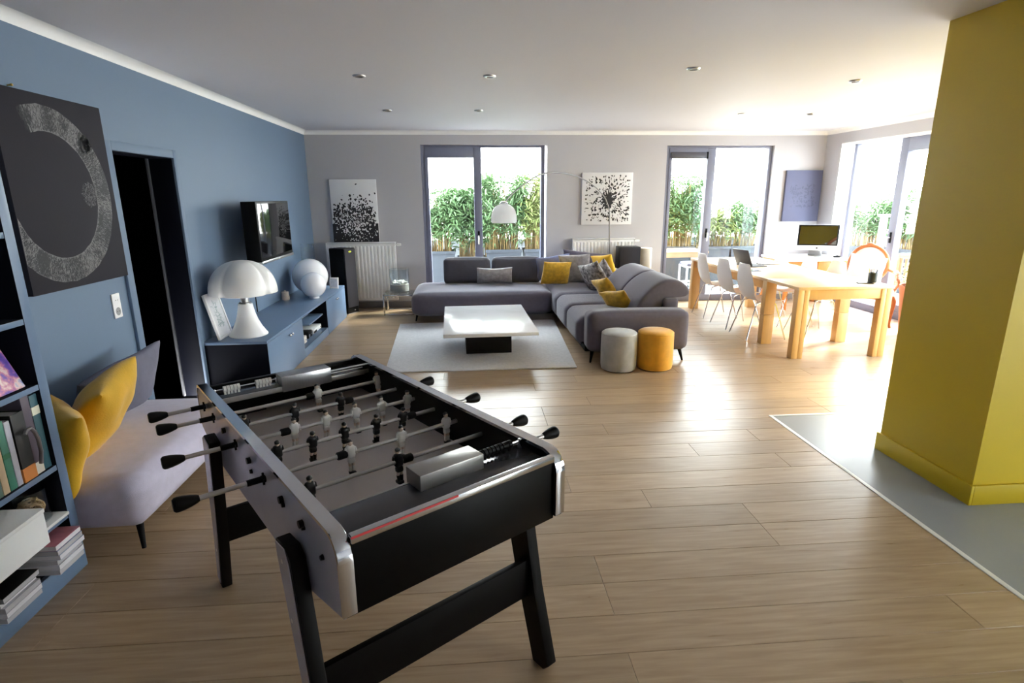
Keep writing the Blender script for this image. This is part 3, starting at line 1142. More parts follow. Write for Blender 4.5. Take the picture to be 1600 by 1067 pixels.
def player_mesh(dark):
    b = B()
    b.mi = 1
    b.sphere((0, 0, 0.034), 0.0085, 10, 8, (1, 1, 1.15))
    b.cyl((0, 0, 0.02), (0, 0, 0.03), 0.005, seg=8)
    b.mi = 2
    b.sphere((-0.0015, 0, 0.038), 0.0088, 10, 6, (1, 1.02, 0.85))
    b.mi = 0
    b.softbox((0, 0, 0.004), (0.021, 0.030, 0.044), 0.009, (0.001, 0, 0), 4)
    b.cyl((0, -0.013, 0.018), (0.003, -0.019, -0.006), 0.006, 0.005, 8)
    b.cyl((0, 0.013, 0.018), (0.003, 0.019, -0.006), 0.006, 0.005, 8)
    b.softbox((0, 0, -0.026), (0.019, 0.024, 0.020), 0.006, (0, 0, 0), 3)
    b.mi = 1
    b.cyl((0, -0.006, -0.034), (0, -0.006, -0.046), 0.0055, 0.005, 8)
    b.cyl((0, 0.006, -0.034), (0, 0.006, -0.046), 0.0055, 0.005, 8)
    b.mi = 2 if dark else 0
    b.cyl((0, -0.006, -0.046), (0, -0.005, -0.066), 0.006, 0.005, 8)
    b.cyl((0, 0.006, -0.046), (0, 0.005, -0.066), 0.006, 0.005, 8)
    b.mi = 2
    b.softbox((0.004, 0, -0.070), (0.026, 0.021, 0.012), 0.004, (0, 0, 0), 3)
    return b


pm = {}
for dark in (0, 1):
    o = mesh_obj('player', player_mesh(dark), [M_PBLACK if dark else M_PWHITE, M_SKIN, M_PBLACK], None)
    pm[dark] = o.data
    bpy.data.objects.remove(o)
bb = B()
bb.cyl((0, -0.014, 0), (0, 0.014, 0), 0.0135, seg=16)
bb.cyl((0, -0.017, 0), (0, 0.017, 0), 0.011, seg=16)
o = mesh_obj('bumper', bb, M_RUBBER, None)
me_bump = o.data
bpy.data.objects.remove(o)
bb = B()
bb.lathe([(0.0, 0.0), (0.016, 0.001), (0.0205, 0.006), (0.0215, 0.014), (0.020, 0.028), (0.0165, 0.045), (0.012, 0.060), (0.009, 0.066), (0.0, 0.066)], seg=16)
bmesh.ops.rotate(bb.bm, verts=bb.bm.verts[:], cent=(0, 0, 0), matrix=Matrix.Rotation(R(-90), 3, 'X'))  # axis to +y
o = mesh_obj('grip', bb, M_RUBBER, None)
me_grip = o.data
bpy.data.objects.remove(o)
rods = [  # dark team?, players v, bumpers v, grip side (0 left / 1 right), how far the outer end sticks out
    (0, [0.451], [0.336], 0, 0.20), (0, [0.396, 0.671], [0.363], 0, 0.195), (1, [0.064, 0.247, 0.431], [0.466], 1, 0.17),
    (0, [0.191, 0.308, 0.425, 0.535, 0.65], [0.159], 0, 0.225), (1, [0.083, 0.199, 0.313, 0.434, 0.543], [0.055, 0.579], 1, 0.20),
    (0, [0.266, 0.451, 0.636], [0.236], 0, 0.245), (1, [0.075, 0.356], [0.388], 1, 0.19), (1, [0.36], [0.39], 1, 0.20)]
for i, (dark, ps, bs, side, ext) in enumerate(rods):
    u = rod_u[i]
    va, vb = (-ext, WID + 0.012) if side == 0 else (-0.012, WID + ext - 0.014)
    b = B()
    b.cyl((0, va + (0.05 if side == 0 else 0), 0), (0, vb - (0.05 if side == 1 else 0), 0), 0.0075, seg=12)
    vx = -0.05 if side == 0 else WID + 0.05
    rd = mesh_obj('rod', b, M_ROD, FT)
    rd.location = (u, 0, ZR)
    for q_, vv in enumerate((-0.008, WID + 0.008)):
        b = B()
        b.cyl((0, vv - 0.006, 0), (0, vv + 0.006, 0), 0.0105, seg=12)
        if q_ == side:
            b.box(-0.019, 0.019, vv - 0.003, vv + 0.003, -0.0035, 0.0035)
            b.box(-0.0035, 0.0035, vv - 0.003, vv + 0.003, -0.019, 0.019)
            b.cyl((0, -0.055 if side == 0 else WID + 0.010, 0), (0, -0.010 if side == 0 else WID + 0.055, 0), 0.0098, seg=12)
        mesh_obj('bushing', b, M_RUBBER, rd)
    for v in ps:
        p = bpy.data.objects.new('player', pm[dark])
        COL.objects.link(p)
        p.parent = rd
        p.location = (0, v, 0)
        p.rotation_euler = (0, R(random.Random(int(v * 1000) + i).uniform(-9, 9)), R(180) if dark else 0)
        tag(p, 'black figure' if dark else 'white figure')
    for v in bs:
        p = bpy.data.objects.new('bumper', me_bump)
        COL.objects.link(p)
        p.parent = rd
        p.location = (0, v, 0)
    g = bpy.data.objects.new('grip', me_grip)
    COL.objects.link(g)
    g.parent = rd
    g.location = (0, va if side == 0 else vb, 0)
    if side == 1:
        g.rotation_euler = (0, 0, PI)

# legs and stretchers
LT = 0.040
for v0, v1 in ((-0.006 - LT, -0.006), (WID + 0.006, WID + 0.006 + LT)):
    for far in (0, 1):
        f = (lambda u: u) if not far else (lambda u: 1.43 - u)
        poly = [(f(1.100), 0.735), (f(1.180), 0.745), (f(1.215), 0.725), (f(1.290), 0.30), (f(1.366), 0.03), (f(1.340), 0.0), (f(1.285), 0.0), (f(1.20), 0.30), (f(1.10), 0.70)]
        b = B()
        b.prism(poly, 'y', v0, v1, 0.003, 1)
        lg = mesh_obj('leg', b, M_DARKBROWN, FT)
        vo = v0 if v0 < 0 else v1
        for (uu, zz) in ((1.15, 0.69), (1.175, 0.52), (1.265, 0.20)):
            bb = B()
            s = -1 if v0 < 0 else 1
            bb.cyl((f(uu), vo, zz), (f(uu), vo + s * 0.004, zz), 0.008, 0.006, 10)
            mesh_obj('screw', bb, M_STEEL, lg)
        if v0 < 0:
            pb = B()
            pb.prism([(f(1.105), 0.73), (f(1.175), 0.74), (f(1.20), 0.70), (f(1.275), 0.30), (f(1.345), 0.03), (f(1.30), 0.02), (f(1.21), 0.30), (f(1.108), 0.69)], 'y', v0 - 0.003, v0, 0.001, 1)
            tag(mesh_obj('face_plate', pb, M_SILVERP, lg), 'silver outer face')
for uu, z0 in ((1.248, 0.255), (0.182, 0.235)):
    b = B()
    b.box(uu - 0.011, uu + 0.011, -0.008, WID + 0.008, z0, z0 + 0.145, 0.002)
    mesh_obj('stretcher', b, M_DARKBROWN, FT)

# ------------------------------------------------------------------ bookcase at the left edge
SX, SY1 = -1.78, 2.395
bc = thing('bookcase', 'tall dark blue open bookcase at the left edge full of books and boxes', 'bookcase', (-2.0, 1.7, 0))
b = B()
b.box(XL + 0.003, SX, SY1 - 0.05, SY1, 0.0, 2.30, 0.002)
M_BCASE = [M_NAVY, M_BLUE_LAQ]  # interior shade put into navy, lit front edges into the lighter blue


def lit_front_blue(b):
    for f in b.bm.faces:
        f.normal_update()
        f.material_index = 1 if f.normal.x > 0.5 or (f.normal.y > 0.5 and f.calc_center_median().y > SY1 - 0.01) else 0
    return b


mesh_obj('side_panel', lit_front_blue(b), M_BCASE, bc, W=True)
b = B()
b.box(XL + 0.003, SX, 0.95, 1.0, 0.0, 2.30, 0.002)
mesh_obj('side_panel', lit_front_blue(b), M_BCASE, bc, W=True)
b = B()
b.box(XL + 0.003, XL + 0.013, 1.0, SY1 - 0.05, 0.0, 2.30)
mesh_obj('back_panel', b, M_NAVY, bc, W=True)
b = B()
b.box(SX - 0.02, SX + 0.001, 1.0, SY1 - 0.001, 0.0, 0.098, 0.002)
mesh_obj('plinth', b, M_BLUE_LAQ, bc, W=True)
for z in (0.098, 0.291, 0.522, 0.884, 1.159, 1.50, 1.85, 2.28):
    b = B()
    b.box(XL + 0.013, SX - 0.002, 1.0, SY1 - 0.05, z - 0.024, z, 0.0015)
    mesh_obj('shelf', lit_front_blue(b), M_BCASE, bc, W=True)


def book(label, y0, y1, z, h, depth, cover, band=None, x_front=-1.795, name='book', tilt=0.0, group='books standing on the bookcase shelf', base=None):
    ym = (y0 + y1) / 2
    t = thing(name, label, 'book', (x_front - depth / 2, ym, z), 0, group)
    mc = mat('book_' + '_'.join(str(c) for c in cover), cover, 0.5, var=0.05, scale=12)
    w = (y1 - y0) / 2
    b = B()
    b.box(depth / 2 - 0.004, depth / 2, -w, w, 0.0, h, 0.001)
    b.box(-depth / 2, depth / 2 - 0.004, -w, -w + 0.003, 0.0, h)
    b.box(-depth / 2, depth / 2 - 0.004, w - 0.003, w, 0.0, h)
    mesh_obj('cover', b, mc, t)
    b = B()
    b.box(-depth / 2 + 0.004, depth / 2 - 0.004, -w + 0.003, w - 0.003, 0.004, h - 0.005)
    mesh_obj('pages', b, M_PAPER, t)
    if band:
        b = B()
        b.box(-depth / 2 + 0.002, depth / 2 + 0.001, -w - 0.001, w + 0.001, band[0], band[1])
        mesh_obj('band', b, mat('label_' + '_'.join(str(c) for c in band[2]), band[2], 0.5), t)
    return t


zs = 0.5225
book('teal book with white band, last on the right of the upright row', 2.300, 2.340, zs, 0.325, 0.22, (46, 92, 104), (0.24, 0.275, (236, 236, 214)))
book('lilac edged grey book left of the teal book', 2.255, 2.297, zs, 0.335, 0.24, (88, 78, 92), (0.0, 0.05, (226, 220, 206)))
book('black book with white and orange foot in the upright row', 2.185, 2.250, zs, 0.285, 0.21, (16, 16, 18), (0.0, 0.058, (224, 140, 66)), x_front=-1.79)
book('white ring bound book beside the green one', 2.155, 2.182, zs, 0.27, 0.21, (206, 206, 220))
book('sea green book in the upright row', 2.118, 2.152, zs, 0.28, 0.21, (74, 140, 118), (0.13, 0.15, (50, 120, 84)))
book('cream spined book in the upright row', 2.085, 2.115, zs, 0.25, 0.20, (222, 196, 160))
book('grey green slim book left of the cream one', 2.052, 2.082, zs, 0.235, 0.2, (104, 126, 118))
book('pale grey book further left in the upright row', 2.015, 2.049, zs, 0.26, 0.2, (158, 158, 152))
book('dark green book further left in the upright row', 1.975, 2.012, zs, 0.25, 0.2, (40, 66, 54))
# cane handle in front of the black book
b = B()
pts = [(-1.775, 2.262, 0.57), (-1.768, 2.266, 0.62), (-1.765, 2.262, 0.68), (-1.765, 2.252, 0.715), (-1.766, 2.237, 0.735), (-1.767, 2.218, 0.735), (-1.767, 2.205, 0.722)]
b.tube(pts, 0.0075, 8)
shape('cane_handle', b, mat('grey_cane', (128, 122, 126), 0.4), 'curved grey cane handle hooked in front of the black book', 'cane', (-1.775, 2.262, 0.57))
# upper shelf: patterned box and blue book
t = thing('puzzle_box', 'flat box with purple and pink picture cover leaning on the shelf', 'box', (-1.86, 2.16, 0.885))


def picture_mat():
    m = bpy.data.materials.new('printed_cover')
    m.use_nodes = True
    nt = m.node_tree
    p = nt.nodes['Principled BSDF']
    tc = nt.nodes.new('ShaderNodeTexCoord')
    nz = nt.nodes.new('ShaderNodeTexNoise')
    nz.inputs['Scale'].default_value = 22
    nz.inputs['Detail'].default_value = 3
    rp = nt.nodes.new('ShaderNodeValToRGB')
    cr = rp.color_ramp
    cols = [(0.25, (60, 52, 150)), (0.42, (120, 90, 180)), (0.52, (206, 130, 160)), (0.6, (236, 210, 206)), (0.72, (90, 130, 200))]
    while len(cr.elements) < len(cols):
        cr.elements.new(0.5)
    for e, (pos, c) in zip(cr.elements, cols):
        e.position = pos
        e.color = lin(c) + (1,)
    nt.links.new(tc.outputs['Object'], nz.inputs['Vector'])
    nt.links.new(nz.outputs['Fac'], rp.inputs[0])
    nt.links.new(rp.outputs[0], p.inputs['Base Color'])
    p.inputs['Roughness'].default_value = 0.35
    return m


b = B()
mxl = Matrix.Translation((-1.797, 2.14, 0.886)) @ Matrix.Rotation(R(-22), 4, 'Y')
b.box(-0.05, 0.0, -0.19, 0.165, 0.004, 0.185, 0.003, 2, mxl)
mesh_obj('lid', b, picture_mat(), t, W=True)
b = B()
b.box(-0.06, -0.046, -0.185, 0.16, 0.008, 0.18, 0.001, 1, mxl)
mesh_obj('tray', b, M_PAPER, t, W=True)
book('upright blue book behind the purple picture box', 2.165, 2.205, 0.885, 0.25, 0.16, (40, 70, 160), x_front=-1.93)
# bottom: magazines


def mag_stack(x_f, y0, y1, z, n, th, dep, labels, group, covers, seed):
    rnd = random.Random(seed)
    for k in range(n):
        dx, dy = rnd.uniform(-0.008, 0.008), rnd.uniform(-0.006, 0.0)
        x1 = x_f + dx
        t = thing('magazine', labels[k], 'magazine', (x1 - dep / 2, (y0 + y1) / 2 + dy, z + k * th), 0, group)
        w = (y1 - y0) / 2
        b = B()
        b.box(-dep / 2, dep / 2, -w, w, 0.0006, th - 0.0018)
        mesh_obj('pages', b, M_PAPER if k % 2 else mat('grey_paper_edges', (186, 184, 188), 0.8, var=0.06), t)
        b = B()
        b.box(-dep / 2, dep / 2 + 0.001, -w - 0.001, w + 0.001, th - 0.0018, th - 0.0002)
        b.box(-dep / 2, dep / 2 + 0.001, -w - 0.001, w + 0.001, 0.0, 0.0006)
        c = covers[k % len(covers)]
        mesh_obj('cover', b, mat('cover_' + '_'.join(str(q) for q in c), c, 0.35, var=0.3, scale=14), t)


mag_stack(-1.733, 2.185, 2.335, 0.0985, 6, 0.0225, 0.24,
          ['bottom magazine of the right hand stack in the lowest bookcase shelf', 'second magazine up in the right hand stack of the lowest shelf',
           'third magazine up in the right hand stack of the lowest shelf', 'fourth magazine up in the right hand stack of the lowest shelf',
           'magazine just under the top one in the right hand stack', 'top magazine of the right hand stack with a pink picture cover'],
          'magazines in the lowest bookcase shelf', [(206, 204, 210), (190, 190, 200), (216, 214, 216), (150, 160, 180), (120, 140, 170), (186, 120, 132)], 4)
mag_stack(-1.738, 1.90, 2.075, 0.0985, 5, 0.0215, 0.20,
          ['bottom magazine of the left hand stack under the white box', 'second magazine up in the left hand stack under the white box',
           'middle magazine of the left hand stack under the white box', 'magazine just under the top one of the left hand stack',
           'black covered magazine on top of the left hand stack'],
          'magazines in the lowest bookcase shelf', [(200, 198, 204), (160, 158, 166), (176, 174, 180), (120, 118, 126), (24, 22, 22)], 5)
# white box
t = thing('storage_box', 'large white box jutting out of the shelf over the magazines', 'box', (-1.93, 1.82, 0.2915))
b = B()
b.box(-2.16, -1.70, 1.50, 2.122, 0.2915, 0.425, 0.002)
mesh_obj('body', b, M_WHITEM, t, W=True)
b = B()
b.box(-2.163, -1.697, 1.497, 2.125, 0.425, 0.442, 0.002)
lid = mesh_obj('lid', b, M_WHITEM, t, W=True)
b = B()
for (xa, xb, ya, yb) in ((-1.84, -1.82, 1.90, 1.99), (-1.80, -1.785, 1.93, 2.02), (-1.85, -1.835, 1.82, 1.86)):
    b.box(xa, xb, ya, yb, 0.4418, 0.4424)
mesh_obj('printed_marks', b, mat('grey_print', (120, 120, 126), 0.6), lid, W=True)
# white folder with jar and rattan ball
b = B()
b.box(-2.02, -1.768, 2.135, 2.338, 0.2915, 0.304, 0.001)
shape('folder', b, M_WHITEM, 'white folder lying under the jar of rattan at the shelf end', 'folder', (-1.9, 2.23, 0.2915))
t = thing('rattan_ball', 'tan rattan ball of loose strands in the glass jar', 'ornament', (-1.86, 2.265, 0.305))
rnd = random.Random(9)
b = B()
for k in range(16):
    axis = Vector((rnd.gauss(0, 1), rnd.gauss(0, 1), rnd.gauss(0, 1))).normalized()
    q = axis.to_track_quat('Z', 'Y').to_matrix()
    r = rnd.uniform(0.036, 0.050)
    pts = []
    for s in range(18):
        a = 2 * PI * s / 18
        pts.append(Vector((-1.86, 2.265, 0.365)) + q @ Vector((r * math.cos(a), r * math.sin(a), rnd.uniform(-0.006, 0.006))))
    b.tube(pts, rnd.choice((0.0022, 0.0028, 0.0045)), 5, closed=True)
stuff(mesh_obj('strands', b, M_TAN, t, W=True))
b = B()
b.lathe([(0.0, 0.0), (0.058, 0.0), (0.064, 0.008), (0.064, 0.145), (0.0625, 0.145), (0.0625, 0.010), (0.0, 0.006)], (-1.86, 2.265, 0.305), 28)
shape('glass_jar', b, G_CLEAR, 'clear glass jar around the rattan ball on the low shelf', 'jar', (-1.86, 2.265, 0.305))
t = thing('pebble_glass', 'small clear glass of dark pebbles behind the white box', 'glass', (-1.85, 2.165, 0.305))
b = B()
b.lathe([(0.0, 0.0), (0.030, 0.0), (0.033, 0.004), (0.033, 0.10), (0.032, 0.10), (0.032, 0.006), (0.0, 0.004)], (-1.85, 2.165, 0.305), 20)
mesh_obj('cylinder', b, G_CLEAR, t, W=True)
b = B()
for k in range(26):
    a = rnd.uniform(0, 6.28)
    r = rnd.uniform(0, 0.02)
    b.sphere((-1.85 + r * math.cos(a), 2.165 + r * math.sin(a), 0.315 + rnd.uniform(0, 0.06)), 0.010, 8, 6)
stuff(mesh_obj('pebbles', b, mat('dark_pebble', (60, 62, 78), 0.4), t, W=True))

# ------------------------------------------------------------------ ring painting, socket
t = thing('ring_painting', 'square charcoal canvas with a broken grey ring on the blue wall', 'painting', (XL, 3.43, 1.65))
b = B()
b.box(XL + 0.004, XL + 0.042, 3.015, 3.845, 1.14, 2.155, 0.003)
cv = mesh_obj('canvas', b, M_CANVASBLK, t, W=True)
rnd = random.Random(21)
vv, ff = [], []


def stroke(y, z, a, L, w, x):
    d = Vector((math.cos(a), math.sin(a)))
    s = Vector((-d.y, d.x)) * w / 2
    q = [Vector((y, z)) + s, Vector((y, z)) + d * L + s * 0.5, Vector((y, z)) + d * L - s * 0.5, Vector((y, z)) - s]
    if any(p.x < 3.018 or p.x > 3.842 or p.y < 1.143 or p.y > 2.152 for p in q):
        return
    k = len(vv)
    vv.extend([(x, p.x, p.y) for p in q])
    ff.append((k, k + 1, k + 2, k + 3))


cy, cz = 3.335, 1.638
gv, gf = [], []


def ring_r(a, outer):
    q = mnoise.noise(Vector((math.cos(a) * 9, math.sin(a) * 9, 2.0 if outer else 5.0)))
    return (0.463 if outer else 0.331) + 0.004 * q


A0, A1, NA = R(-176), R(112), 300
for k in range(NA):
    a0, a1 = A0 + (A1 - A0) * k / NA, A0 + (A1 - A0) * (k + 1) / NA
    q = [(cy + ring_r(a, o_) * math.cos(a), cz + ring_r(a, o_) * math.sin(a)) for a, o_ in ((a0, 0), (a0, 1), (a1, 1), (a1, 0))]
    if max(p[0] for p in q) < 3.02 or (k > NA - 12 and rnd.random() < (k - NA + 12) / 14):
        continue
    q = [(max(3.018, p[0]), p[1]) for p in q]
    n = len(gv)
    gv += [(XL + 0.0424, p[0], p[1]) for p in q]
    gf.append((n, n + 1, n + 2, n + 3))
kk = 0
for k in range(22000):
    a = rnd.uniform(A0, A1)
    dens = 0.42 + 1.0 * mnoise.noise(Vector((math.cos(a) * 4.2, math.sin(a) * 4.2, 4)))
    r0 = 0.333 + 0.128 * rnd.random()
    py, pz = cy + r0 * math.cos(a), cz + r0 * math.sin(a)
    blot = mnoise.noise(Vector((py * 11, pz * 11, 7.0)))
    if rnd.random() > max(0.16, dens) * (2.2 if blot > 0.25 else 0.75):
        continue
    L = min(rnd.uniform(0.006, 0.022), 0.463 - r0)
    stroke(py, pz, a + rnd.gauss(0, 0.3), L, rnd.uniform(0.0014, 0.0044), XL + 0.0430 + rnd.random() * 0.0003)
for k in range(150):
    a = rnd.uniform(0, 2 * PI)
    r = 0.05 * math.sqrt(rnd.random())
    stroke(3.64 + r * math.cos(a), 1.93 + r * math.sin(a), rnd.uniform(0, 6.28), 0.022, 0.008, XL + 0.0434)
vk, fk = vv, ff
vv, ff = [], []
stuff(raw_mesh('ring_band', [Vector(v) - Vector((XL, 3.43, 1.65)) for v in gv], gf, M_PAINTGREY, t))
stuff(raw_mesh('ring_flecks', [Vector(v) - Vector((XL, 3.43, 1.65)) for v in vk], fk, M_PAINTBLK, t))
for k in range(420):
    a = rnd.uniform(0, 2 * PI)
    r = 0.062 * math.sqrt(rnd.random())
    stroke(3.605 + r * math.cos(a), 1.645 + 1.1 * r * math.sin(a), rnd.uniform(0, 6.28), rnd.uniform(0.006, 0.016), 0.0016, XL + 0.043)
o = raw_mesh('ring_blot', [Vector(v) - Vector((XL, 3.43, 1.65)) for v in vv], ff, M_PAINTGREY, t)
stuff(o)
b = B()
b.cyl((XL, 3.20, 2.17), (XL + 0.02, 3.20, 2.172), 0.004, seg=8)
b.sphere((XL + 0.02, 3.20, 2.172), 0.007, 8, 6)
mesh_obj('hanging_nail', b, mat('brass_nail', (190, 160, 90), 0.3, metal=0.8), t, W=True)

t = thing('wall_socket', 'white double power socket on the blue wall left of the doorway', 'socket', (XL, 3.727, 0.96))
b = B()
b.box(0, 0.010, -0.041, 0.041, -0.078, 0.078, 0.004)
mesh_obj('plate', b, M_SOCKET, t)
for dz in (0.036, -0.036):
    b = B()
    b.cyl((0.0105, 0, dz), (0.004, 0, dz), 0.026, 0.022, 24)
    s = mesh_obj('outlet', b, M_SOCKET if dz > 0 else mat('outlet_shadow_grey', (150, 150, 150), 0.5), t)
    b = B()
    for dy in (-0.010, 0.010):
        b.cyl((0.0112, dy, dz), (0.008, dy, dz), 0.003, seg=8)
    mesh_obj('pin_holes', b, M_BLACKM, s)

# ------------------------------------------------------------------ daybed with cushions
t = thing('daybed', 'low lilac grey upholstered daybed against the blue wall', 'daybed', (-1.9, 3.03, 0))
b = B()
b.softbox((-1.892, 3.04, 0.245), (0.71, 1.20, 0.245), 0.075, (0.012, 0.015, 0.018), 14)
mesh_obj('seat', b, M_DAYBED, t, W=True)
for (x, yy) in ((-1.60, 2.52), (-2.17, 2.52), (-1.60, 3.56), (-2.17, 3.56)):
    b = B()
    b.cyl((x, yy, 0.135), (x + (0.012 if x > -1.9 else -0.012), yy + (-0.02 if yy < 3 else 0.02), 0.0), 0.018, 0.010, 10)
    mesh_obj('leg', b, M_BLACKM, t, W=True)
b = B()
b.pillow(0.50, 0.47, 0.22, rot_place((-1.93, 2.90, 0.555), 16, 32, 8), 0.05, 20, 3)
shape('mustard_cushion', b, M_MUSTARD, 'plump mustard velvet cushion standing on the daybed against the wall', 'cushion', (-1.93, 2.86, 0.37), 'cushions on the daybed')
b = B()
b.pillow(0.40, 0.38, 0.17, rot_place((-1.905, 2.56, 0.52), 50, 12, 4), 0.05, 20, 4)
shape('mustard_cushion', b, M_MUSTARD, 'mustard velvet cushion half hidden behind the bookcase side', 'cushion', (-1.87, 2.59, 0.36), 'cushions on the daybed')
b = B()
b.pillow(0.72, 0.40, 0.15, rot_place((-2.08, 3.32, 0.525), -3, 18, 5), 0.06, 18, 5)
shape('grey_cushion', b, M_GREYCUSH, 'wide slate grey cushion leaning on the blue wall by the doorway', 'cushion', (-2.10, 3.26, 0.37), 'cushions on the daybed')

# ------------------------------------------------------------------ long blue media cabinet
CX, CY0, CY1, CZ = -1.725, 4.77, 7.89, 0.445
t = thing('media_cabinet', 'long low slate blue lacquered media cabinet along the blue wall', 'cabinet', (-1.99, 6.33, 0))
b = B()
xb = XL + 0.004
b.box(xb, CX, CY0 - 0.004, CY1 + 0.004, CZ - 0.024, CZ, 0.002)
mesh_obj('top', b, M_BLUE_LAQ, t, W=True)
b = B()
b.box(xb, CX - 0.001, CY0, CY0 + 0.02, 0, CZ - 0.024)
b.box(xb, CX - 0.001, CY1 - 0.02, CY1, 0, CZ - 0.024)
b.box(xb, CX - 0.022, 5.805, 5.825, 0.03, CZ - 0.024)
b.box(xb, CX - 0.003, 6.825, 6.845, 0.03, CZ - 0.024)
b.box(xb, xb + 0.01, CY0, CY1, 0.0, CZ - 0.024)
b.box(xb, CX - 0.022, CY0, CY1, 0.0, 0.02)
mesh_obj('carcass', b, M_NAVY, t, W=True)
b = B()
b.box(CX - 0.022, CX - 0.001, 5.815, 6.835, 0.0, 0.092, 0.002)
mesh_obj('niche_rail', b, M_BLUE_LAQ, t, W=True)
b = B()
b.box(xb + 0.01, CX - 0.01, 5.825, 6.825, 0.08, 0.092)
mesh_obj('niche_floor', b, M_BLUE_LAQ, t, W=True)
b = B()
b.box(xb + 0.01, CX - 0.05, 6.22, 6.825, 0.252, 0.268, 0.001)
mesh_obj('niche_shelf', b, M_BLUE_LAQ, t, W=True)
for (ya, yb, yk) in ((CY0 + 0.002, 5.813, 5.36), (6.838, CY1 - 0.002, 7.32)):
    b = B()
    b.box(CX - 0.02, CX, ya, yb, 0.003, CZ - 0.027, 0.002)
    d = mesh_obj('door', b, M_BLUE_LAQ, t, W=True)
    for dy in (-0.035, 0.035):
        k = B()
        k.cyl((CX, yk + dy, 0.36), (CX + 0.016, yk + dy, 0.36), 0.006, seg=10)
        k.sphere((CX + 0.022, yk + dy, 0.36), 0.013, 12, 8)
        mesh_obj('knob', k, M_CHROME, d, W=True)

# devices in the niche
def device(name, label, cat, x0, x1, y0, y1, z0, z1, m, extra=None):
    t = thing(name, label, cat, ((x0 + x1) / 2, (y0 + y1) / 2, z0), 0)
    b = B()
    b.box(x0, x1, y0, y1, z0 + 0.006, z1, 0.006)
    mesh_obj('body', b, m, t, W=True)
    b = B()
    for px in (x0 + 0.03, x1 - 0.03):
        for py in (y0 + 0.03, y1 - 0.03):
            b.cyl((px, py, z0), (px, py, z0 + 0.007), 0.008, seg=8)
    mesh_obj('feet', b, M_BLACKM, t, W=True)
    b = B()
    b.box(x1 - 0.001, x1 + 0.002, y0 + 0.02, y0 + (y1 - y0) * 0.4, z0 + 0.012, z0 + (z1 - z0) * 0.6)
    b.cyl((x1 - 0.001, y1 - 0.04, (z0 + z1) / 2), (x1 + 0.004, y1 - 0.04, (z0 + z1) / 2), 0.006, seg=10)
    mesh_obj('front_controls', b, M_BLACKM if m is not M_BLACKM else M_STEEL, t, W=True)
    return t


device('game_console', 'white flat console in the lower niche of the media cabinet', 'console', -2.05, -1.80, 6.45, 6.80, 0.0925, 0.15, M_WHITEM)
device('router', 'small black router box in the lower niche beside the white console', 'router', -1.98, -1.80, 6.24, 6.40, 0.0925, 0.17, M_BLACKM)
device('set_top_box', 'white box with round knobs at the near end of the lower niche', 'box', -2.0, -1.78, 5.86, 6.10, 0.0925, 0.175, mat('cream_plastic', (214, 206, 196), 0.5))
device('amplifier', 'brown receiver standing at the near end on the upper part of the niche', 'receiver', -2.1, -1.85, 5.86, 6.15, 0.176, 0.262, mat('taupe_plastic', (120, 108, 100), 0.5))
device('disc_player', 'pale metal disc player on the niche shelf', 'player', -2.15, -1.92, 6.30, 6.72, 0.2685, 0.33, M_STEEL)
b = B()
for k in range(5):
    a = k * 1.2
    b.tube([(-1.93 + 0.07 * math.cos(a + s * 0.3), 5.99 + 0.07 * math.sin(a + s * 0.3), 0.27 + 0.012 * k + 0.004 * math.sin(s)) for s in range(22)], 0.006, 6)
shape('cable_coil', b, M_RUBBER, 'coil of black cable on the brown receiver in the niche', 'cable', (-1.93, 5.99, 0.263))

# lobed white table lamp
LX, LY = -1.965, 5.03
t = thing('mushroom_lamp', 'white table lamp with flared foot and lobed dome shade on the cabinet end', 'lamp', (LX, LY, CZ))
b = B()
b.lathe([(0.0, 0.0), (0.158, 0.0), (0.160, 0.008), (0.150, 0.022), (0.118, 0.075), (0.092, 0.135), (0.074, 0.195), (0.063, 0.25), (0.058, 0.282), (0.0, 0.284)], seg=40)
mesh_obj('foot', b, M_WHITE, t)
b = B()
b.lathe([(0.05, 0.282), (0.05, 0.292), (0.036, 0.296), (0.036, 0.40), (0.0, 0.40)], seg=28)
mesh_obj('neck', b, M_STEEL, t)


def lobe(th, r, z):
    a = (th - R(-66)) * 2
    return 0.80 + 0.20 * abs(math.cos(a)) ** 0.42 if r > 0.02 else 1.0


prof = []
for k in range(15):
    a = PI / 2 * k / 14
    prof.append((0.278 * math.sin(a) ** 0.92, 0.375 + 0.285 * math.cos(a) ** 0.9 if k < 14 else 0.375))
b = B()
inner = [(r * 0.972, z - 0.004) for r, z in prof[1:]]
b.lathe(prof + list(reversed(inner)), seg=96, mod=lobe)
mesh_obj('shade', b, M_WHITE, t, angle=60)
b = B()
b.sphere((0, 0, 0.47), 0.032, 14, 10)
mesh_obj('bulb', b, M_OPAL, t)

# leaning picture
t = thing('leaning_picture', 'white framed faint print leaning on the wall behind the mushroom lamp', 'picture', (-2.15, 4.98, CZ))
mx = Matrix.Translation((-2.13, 4.975, CZ + 0.001)) @ Matrix.Rotation(R(-13), 4, 'Y')
b = B()
w, h = 0.135, 0.40
b.box(-0.022, 0, -w, -w + 0.022, 0, h, 0.002, 2, mx)
b.box(-0.022, 0, w - 0.022, w, 0, h, 0.002, 2, mx)
b.box(-0.022, 0, -w + 0.022, w - 0.022, 0, 0.022, 0.002, 2, mx)
b.box(-0.022, 0, -w + 0.022, w - 0.022, h - 0.022, h, 0.002, 2, mx)
mesh_obj('frame', b, M_WHITE, t, W=True)
b = B()
b.box(-0.016, -0.008, -w + 0.02, w - 0.02, 0.02, h - 0.02, 0, 2, mx)
mesh_obj('print', b, mat('print_paper', (226, 226, 230), 0.5), t, W=True)
rnd = random.Random(5)
vv, ff = [], []
